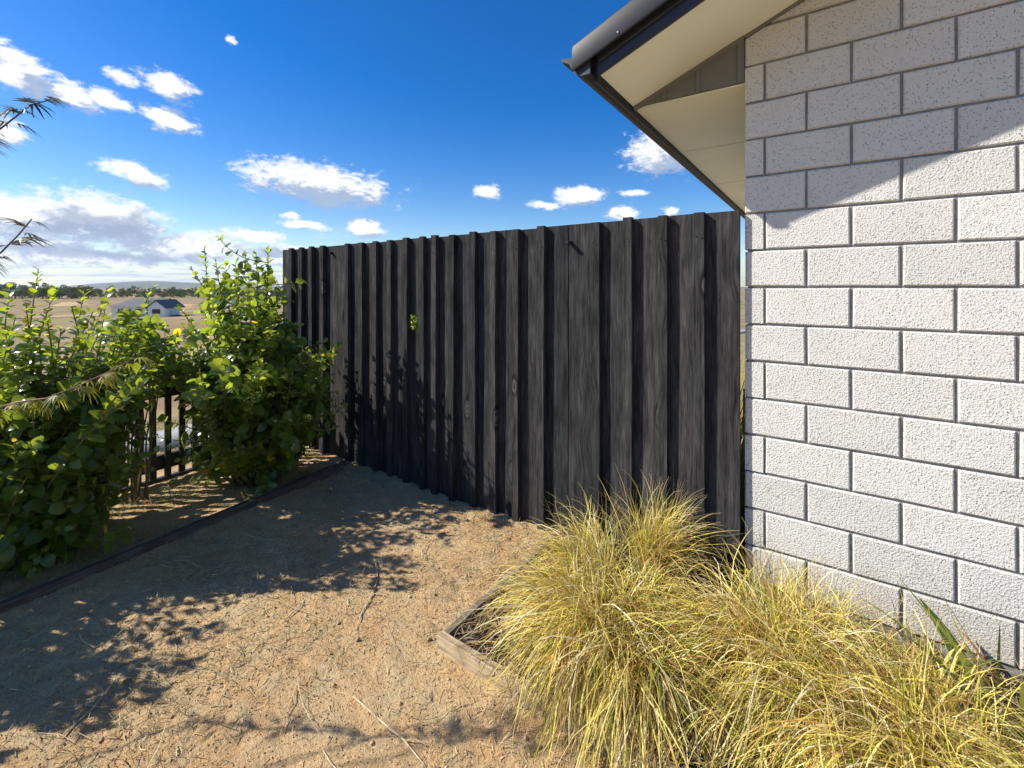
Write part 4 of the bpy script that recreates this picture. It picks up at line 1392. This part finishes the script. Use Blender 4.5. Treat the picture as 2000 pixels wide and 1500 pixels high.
o = obj('weed_cover', tufted(26000, weed_dens, (0.012, 0.05), [(0.42, 0.38, 0.20), (0.30, 0.31, 0.13), (0.50, 0.44, 0.27), (0.36, 0.34, 0.22)], 'weed_cover'))
tag(o, 'low half dead grass and weeds along the fence foot', 'weeds', kind='stuff')
o = obj('hedge_grass', tufted(9000, lambda x, y: np.clip((fbm(x, y, 2.5, 3, 60) - 0.40) * 4, 0, 1), (0.03, 0.11), [(0.40, 0.38, 0.14), (0.25, 0.30, 0.08), (0.50, 0.43, 0.2)], 'hedge_grass', (-3.72, -2.85), (-3.0, -0.1)))
tag(o, 'thin dry grass growing between hedge and picket fence', 'grass', kind='stuff')

# dry verge grass just beyond the pickets
n = 16000
x, y = r.uniform(-7.5, -3.85, n), r.uniform(-2.6, 3.0, n)
k = ~((x > -6.62) & (x < -5.18)); x, y = x[k], y[k]; n = len(x)
a = r.uniform(0, 6.28, n)
C, D = grow(r, np.stack([x, y, land_z(x, y)], 1), np.stack([np.cos(a) * .6, np.sin(a) * .6, np.ones(n)], 1), r.uniform(0.03, 0.10, n), 4, r.uniform(0.3, 1.4, n), 0.1)
sd = np.cross(D, r.normal(size=(n, 1, 3)) * 0.6 + np.array([0, 0, 1.0])); sd /= np.maximum(np.linalg.norm(sd, axis=2, keepdims=True), 1e-6)
vc = np.array([(0.55, 0.46, 0.2), (0.46, 0.40, 0.15), (0.36, 0.36, 0.12)])[r.integers(3, size=n)][:, None] * np.ones((1, 4, 1))
o = obj('verge_grass', ribbons(C, np.full((n, 4), 0.0022), sd, vc, 'verge_grass', MAT['grass']))
tag(o, 'dry yellow verge grass beyond the low picket fence', 'grass', kind='stuff')

# mulch chips in the right bed
o = obj('mulch_chips', lying(6000, BC.x + 0.06, 1.4, BC.y + 0.06, -0.02, (0.012, 0.05), (0.001, 0.004), [(0.12, 0.08, 0.055), (0.20, 0.15, 0.10), (0.30, 0.24, 0.16), (0.07, 0.05, 0.04)], 'mulch_chips', None, 0.008, 0.4,
                             lambda X, Y: 0.035 + (fbm(X, Y, 8.0, 3, 12) - 0.5) * 0.03, False))
tag(o, 'dark bark mulch chips between the tussock grasses', 'mulch', kind='stuff')

o = obj('bed_straw', lying(3200, BC.x + 0.05, 1.0, BC.y + 0.04, -0.10, (0.03, 0.13), (0.0006, 0.0013), straw_cols, 'bed_straw', None, 0.014, 1.2,
                           lambda X, Y: 0.042 + (fbm(X, Y, 8.0, 3, 12) - 0.5) * 0.03, False))
tag(o, 'tangled dead grass lying over the mulch in the tussock bed', 'straw', kind='stuff')

# fallen leaves and thin twigs, each by itself
DEAD = np_mesh('dead_leaf', *leaf_template(1.0, 0.62, 0.35, 0.12), MAT['dead_leaf'], None, True)
rl = random.Random(21)
spots = [(575, 1028), (640, 955), (745, 955), (700, 975), (330, 1045), (430, 1010), (80, 1168), (140, 1165), (130, 1145), (50, 1238), (225, 1335), (615, 1100), (560, 1070), (500, 1130), (440, 1060),
         (690, 1010), (380, 1120), (270, 1090), (350, 1180), (520, 1015)]
for i, (a_, b_) in enumerate(spots):
    q = P(a_, b_, 0.0)
    q.z = float(soil_z(np.array([q.x]), np.array([q.y]))[0]) + 0.007
    lf = obj('fallen_leaf', DEAD, None, q, (rl.uniform(-.25, .25), rl.uniform(-.25, .25), rl.uniform(0, 6.28)))
    s = rl.uniform(0.028, 0.055)
    lf.scale = (s, s, s)
    tag(lf, 'pale dry leaf lying loose on the shaded bare soil', 'leaf', 'fallen leaves on the soil')
twigs = [([(733, 1095), (738, 1130), (728, 1165), (705, 1200), (695, 1235)], 'bent pale twig lying in the sun in the middle of the bare soil'),
         ([(690, 1365), (740, 1405), (790, 1450), (830, 1500)], 'long straight dry stalk near the bottom centre of the soil'),
         ([(120, 1440), (180, 1385), (230, 1320), (300, 1270)], 'thin grey twig lying in the hedge shade, lower left'),
         ([(560, 1210), (590, 1180), (605, 1150)], 'short brown twig at the edge of the leaf shadow')]
for pts_, lab in twigs:
    pts = []
    for a_, b_ in pts_:
        q = P(a_, b_, 0.0)
        q.z = float(soil_z(np.array([q.x]), np.array([q.y]))[0]) + 0.006
        pts.append(q)
    o0 = pts[0].copy()
    geo = [tube_geo([q - o0 for q in pts], [0.0028] * (len(pts) - 1) + [0.001], 6)]
    mid = pts[len(pts) // 2] - o0
    geo.append(tube_geo([mid, mid + Vector((0.03, 0.02, 0.004)), mid + Vector((0.07, 0.03, 0.0))], [0.002, 0.0015, 0.0008], 5))
    tw = obj('twig', mk_mesh('twig', *join_geo(geo), MAT['twig']), None, o0)
    tag(tw, lab, 'twig')

# ---------------------------------------------------------------- far things on the plain
# white house with a grey roof
hp = PD(298, 600, 118.0)
hz0 = float(land_z(hp.x, hp.y)) - 0.1
fh = thing('distant_house', 'distant white house with a dark grey roof out on the plain', 'house', (hp.x, hp.y, hz0), YAW)
obj('wall', box_mesh('wall', (-7.2, 4.2, -4, 4, 0, 2.6), MAT['white_wall']), fh)
obj('wall', prism_xz([(3.2, 0), (7.4, 0), (7.4, 2.6), (5.3, 4.1), (3.2, 2.6)], -5.5, -4.05, 'wing', MAT['white_wall']), fh)
V = [(-7.9, -4.6, 2.55), (4.6, -4.6, 2.55), (4.6, 4.6, 2.55), (-7.9, 4.6, 2.55), (-4.6, 0, 4.6), (4.6, 0, 4.6)]
obj('roof', mk_mesh('roof', V, [(0, 1, 5, 4), (1, 2, 5), (2, 3, 4, 5), (3, 0, 4), (3, 2, 1, 0)], MAT['far_roof']), fh)
V = [(2.7, -5.9, 2.35), (5.3, -5.9, 4.35), (7.9, -5.9, 2.35), (2.7, 1, 2.35), (5.3, 1, 4.35), (7.9, 1, 2.35), (2.7, -5.9, 2.15), (5.3, -5.9, 4.1), (7.9, -5.9, 2.15), (2.7, 1, 2.15), (5.3, 1, 4.1), (7.9, 1, 2.15)]
obj('roof', mk_mesh('roof', V, [(0, 1, 4, 3), (1, 2, 5, 4), (6, 9, 10, 7), (7, 10, 11, 8), (0, 6, 7, 1), (1, 7, 8, 2), (3, 4, 10, 9), (4, 5, 11, 10), (0, 3, 9, 6), (2, 8, 11, 5)], MAT['far_roof']), fh)
for x0, x1, z0, z1, yf in ((-5.6, -4.2, 0.9, 2.1, -4), (-3.0, -2.1, 0.1, 2.1, -4), (-1.2, 0.6, 0.9, 2.1, -4), (1.6, 2.6, 0.1, 2.1, -4), (4.2, 6.4, 0.8, 2.1, -5.5)):
    wn = obj('window', box_mesh('window', (x0, x1, yf - 0.06, yf + 0.02, z0, z1), MAT['white_wall']), fh)
    obj('pane', box_mesh('pane', (x0 + 0.09, x1 - 0.09, yf - 0.09, yf - 0.061, z0 + 0.09, z1 - 0.09), MAT['glass']), wn)

# red car
cp = PD(283, 640, 60.0)
cz = float(land_z(cp.x, cp.y)) - 0.02
car = thing('parked_car', 'red car with dark windows parked beyond the hedge', 'car', (cp.x, cp.y, cz), YAW + 0.12)
prof = [(-2.15, 0.35), (2.1, 0.35), (2.2, 0.55), (2.15, 0.85), (1.2, 1.0), (-2.1, 1.02), (-2.22, 0.8)]
obj('body', prism_xz(prof, -0.88, 0.88, 'body', MAT['car_red'], 0.06), car)
obj('cabin', prism_xz([(-1.95, 1.0), (1.15, 0.98), (0.45, 1.56), (-1.75, 1.6)], -0.74, 0.74, 'cabin', MAT['car_red'], 0.05), car)
obj('roof_panel', prism_xz([(-1.70, 1.602), (0.42, 1.565), (0.40, 1.59), (-1.68, 1.63)], -0.66, 0.66, 'roof_panel', MAT['silver']), car)
for poly in ([(-1.72, 1.05), (-0.85, 1.05), (-0.85, 1.48), (-1.62, 1.5)], [(-0.75, 1.05), (0.12, 1.04), (0.12, 1.47), (-0.75, 1.48)], [(0.2, 1.04), (0.95, 1.03), (0.42, 1.45), (0.2, 1.46)]):
    obj('window', prism_xz(poly, -0.765, -0.742, 'window', MAT['glass']), car)
tyre = mk_mesh('tyre', *tube_geo([(0, -0.11, 0), (0, 0.11, 0)], [0.33, 0.33], 18), MAT['rubber'])
rim = mk_mesh('rim', *tube_geo([(0, -0.125, 0), (0, -0.112, 0)], [0.2, 0.21], 14), MAT['silver'])
for xw in (-1.35, 1.35):
    for yw in (-0.8, 0.8):
        wh = obj('wheel', tyre, car, (xw, yw, 0.33))
        obj('rim', rim, wh, (0, 0, 0), (0, 0, 0 if yw < 0 else math.pi))
for xl, zl in ((2.12, 0.72), (-2.14, 0.8)):
    for yl in (-0.62, 0.62):
        obj('headlight' if xl > 0 else 'tail_light', box_mesh('lamp', (xl - 0.06, xl + 0.08, yl - 0.16, yl + 0.16, zl - 0.07, zl + 0.07), MAT['silver'] if xl > 0 else MAT['car_red'], 0.02), car)

# earth mounds by the building site
for i, (px_, dist, wd, ht) in enumerate(((345, 175, 14, 2.4), (372, 165, 10, 1.8), (140, 190, 20, 1.6))):
    q = PD(px_, 570, dist)
    u = np.linspace(-1, 1, 18)
    U, W_ = np.meshgrid(u, u)
    XX, YY = U * wd * 0.5, W_ * wd * 0.4
    ZZ = ht * np.clip(1 - U ** 2 - W_ ** 2, 0, 1) * (0.6 + 0.8 * fbm(XX + i * 50, YY, 0.35, 3, 70 + i)) - 0.3
    ix = np.arange(324).reshape(18, 18)
    qd = np.stack([ix[:-1, :-1], ix[:-1, 1:], ix[1:, 1:], ix[1:, :-1]], -1).reshape(-1, 4)
    o = obj('earth_mound', np_mesh('earth_mound', np.stack([XX, YY, ZZ], -1).reshape(-1, 3), qd, MAT['soil'], None, True), None, (q.x, q.y, float(land_z(q.x, q.y))))
    tag(o, ('heap of reddish earth just right of the distant white house', 'smaller heap of reddish earth beside the tall shrub top', 'long low earth bank on the plain at left')[i], 'earth mound', 'earth mounds on the plain')


# trees along the far edge of the plain
def far_tree_mesh(seed, conifer=False):
    r = np.random.default_rng(seed)
    n = 900
    lob = r.normal(size=(9, 3)) * np.array([0.26, 0.26, 0.20]) + np.array([0, 0, 0.50])
    which = r.integers(9, size=n)
    u = r.normal(size=(n, 3)); u /= np.linalg.norm(u, axis=1, keepdims=True)
    rad = r.uniform(0.13, 0.24, 9)[which]
    pos = lob[which] + u * (rad * r.random(n) ** 0.3)[:, None]
    pos[:, 2] = np.clip(pos[:, 2], 0.03, 1.05)
    R = frames(u + r.normal(size=(n, 3)) * 0.5, r.normal(size=(n, 3)))
    tpl = np.array([(-0.5, 0, 0), (0.5, 0, 0), (0.35, 1, 0.1), (-0.35, 1, -0.1)])
    V, Q = scatter_leaves(pos, R, r.uniform(0.035, 0.075, n), tpl, np.array([(0, 1, 2, 3)]))
    tint = np.repeat(np.ones((n, 3)) * r.uniform(0.65, 1.35, (n, 1)), 4, 0)
    crown = np_mesh('crown', V, Q, MAT['far_leaf'], tint)
    parts = [tube_geo([(0, 0, -0.05), (0.01, 0, 0.3), (0.0, 0.02, 0.65)], [0.035, 0.025, 0.01], 6)]
    for k in range(4):
        e = lob[k]
        parts.append(tube_geo([(0, 0, 0.28), tuple(e * 0.6 + np.array([0, 0, 0.15])), tuple(e)], [0.016, 0.010, 0.004], 5))
    return crown, mk_mesh('trunk', *join_geo(parts), MAT['bark'])


variants = [far_tree_mesh(s) for s in (1, 2, 3, 4, 5)]
rt = random.Random(5)
count = 0
for row, (d0, d1, hh0, hh1, step, lo, hi) in enumerate(((300, 340, 7.0, 11.0, 9, -10, 175), (330, 380, 4.0, 6.0, 9, 170, 560), (420, 520, 6, 9, 9, -60, 560))):
    px_ = lo
    while px_ < hi:
        q = PD(px_ + rt.uniform(-4, 4), 575, rt.uniform(d0, d1))
        crown, trunk = rt.choice(variants)
        t = thing('distant_tree', ('tall tree in the dense clump on the horizon at far left', 'low tree in the thin line behind the white house', 'hazy tree in the rearmost line on the horizon')[row], 'tree', (q.x, q.y, float(land_z(q.x, q.y))), rt.uniform(0, 6.28), ('dense far clump', 'thin far line', 'rearmost far line')[row])
        h = rt.uniform(hh0, hh1)
        if 140 < px_ < 330 and row == 1: h *= 0.8
        t.scale = (h * rt.uniform(0.9, 1.35), h * rt.uniform(0.9, 1.35), h)
        obj('crown', crown, t)
        obj('trunk', trunk, t)
        px_ += step * rt.uniform(0.7, 1.3)
        count += 1

# ---------------------------------------------------------------- the air between here and the hills
HAZE = 1
if HAZE:
    m = bpy.data.materials.new('haze_air')
    m.use_nodes = True
    nt = m.node_tree
    nt.nodes.clear()
    pv = N(nt, 'ShaderNodeVolumePrincipled', None, {'Color': (0.80, 0.88, 1.0, 1), 'Density': 0.00008, 'Anisotropy': 0.2})
    N(nt, 'ShaderNodeOutputMaterial', None, {'Volume': pv.outputs[0]})
    o = obj('haze', box_mesh('haze', (-9300, 9300, -9300, 9300, -12, 190), m))
    tag(o, 'thin pale haze in the air over the plain', 'haze', kind='stuff')
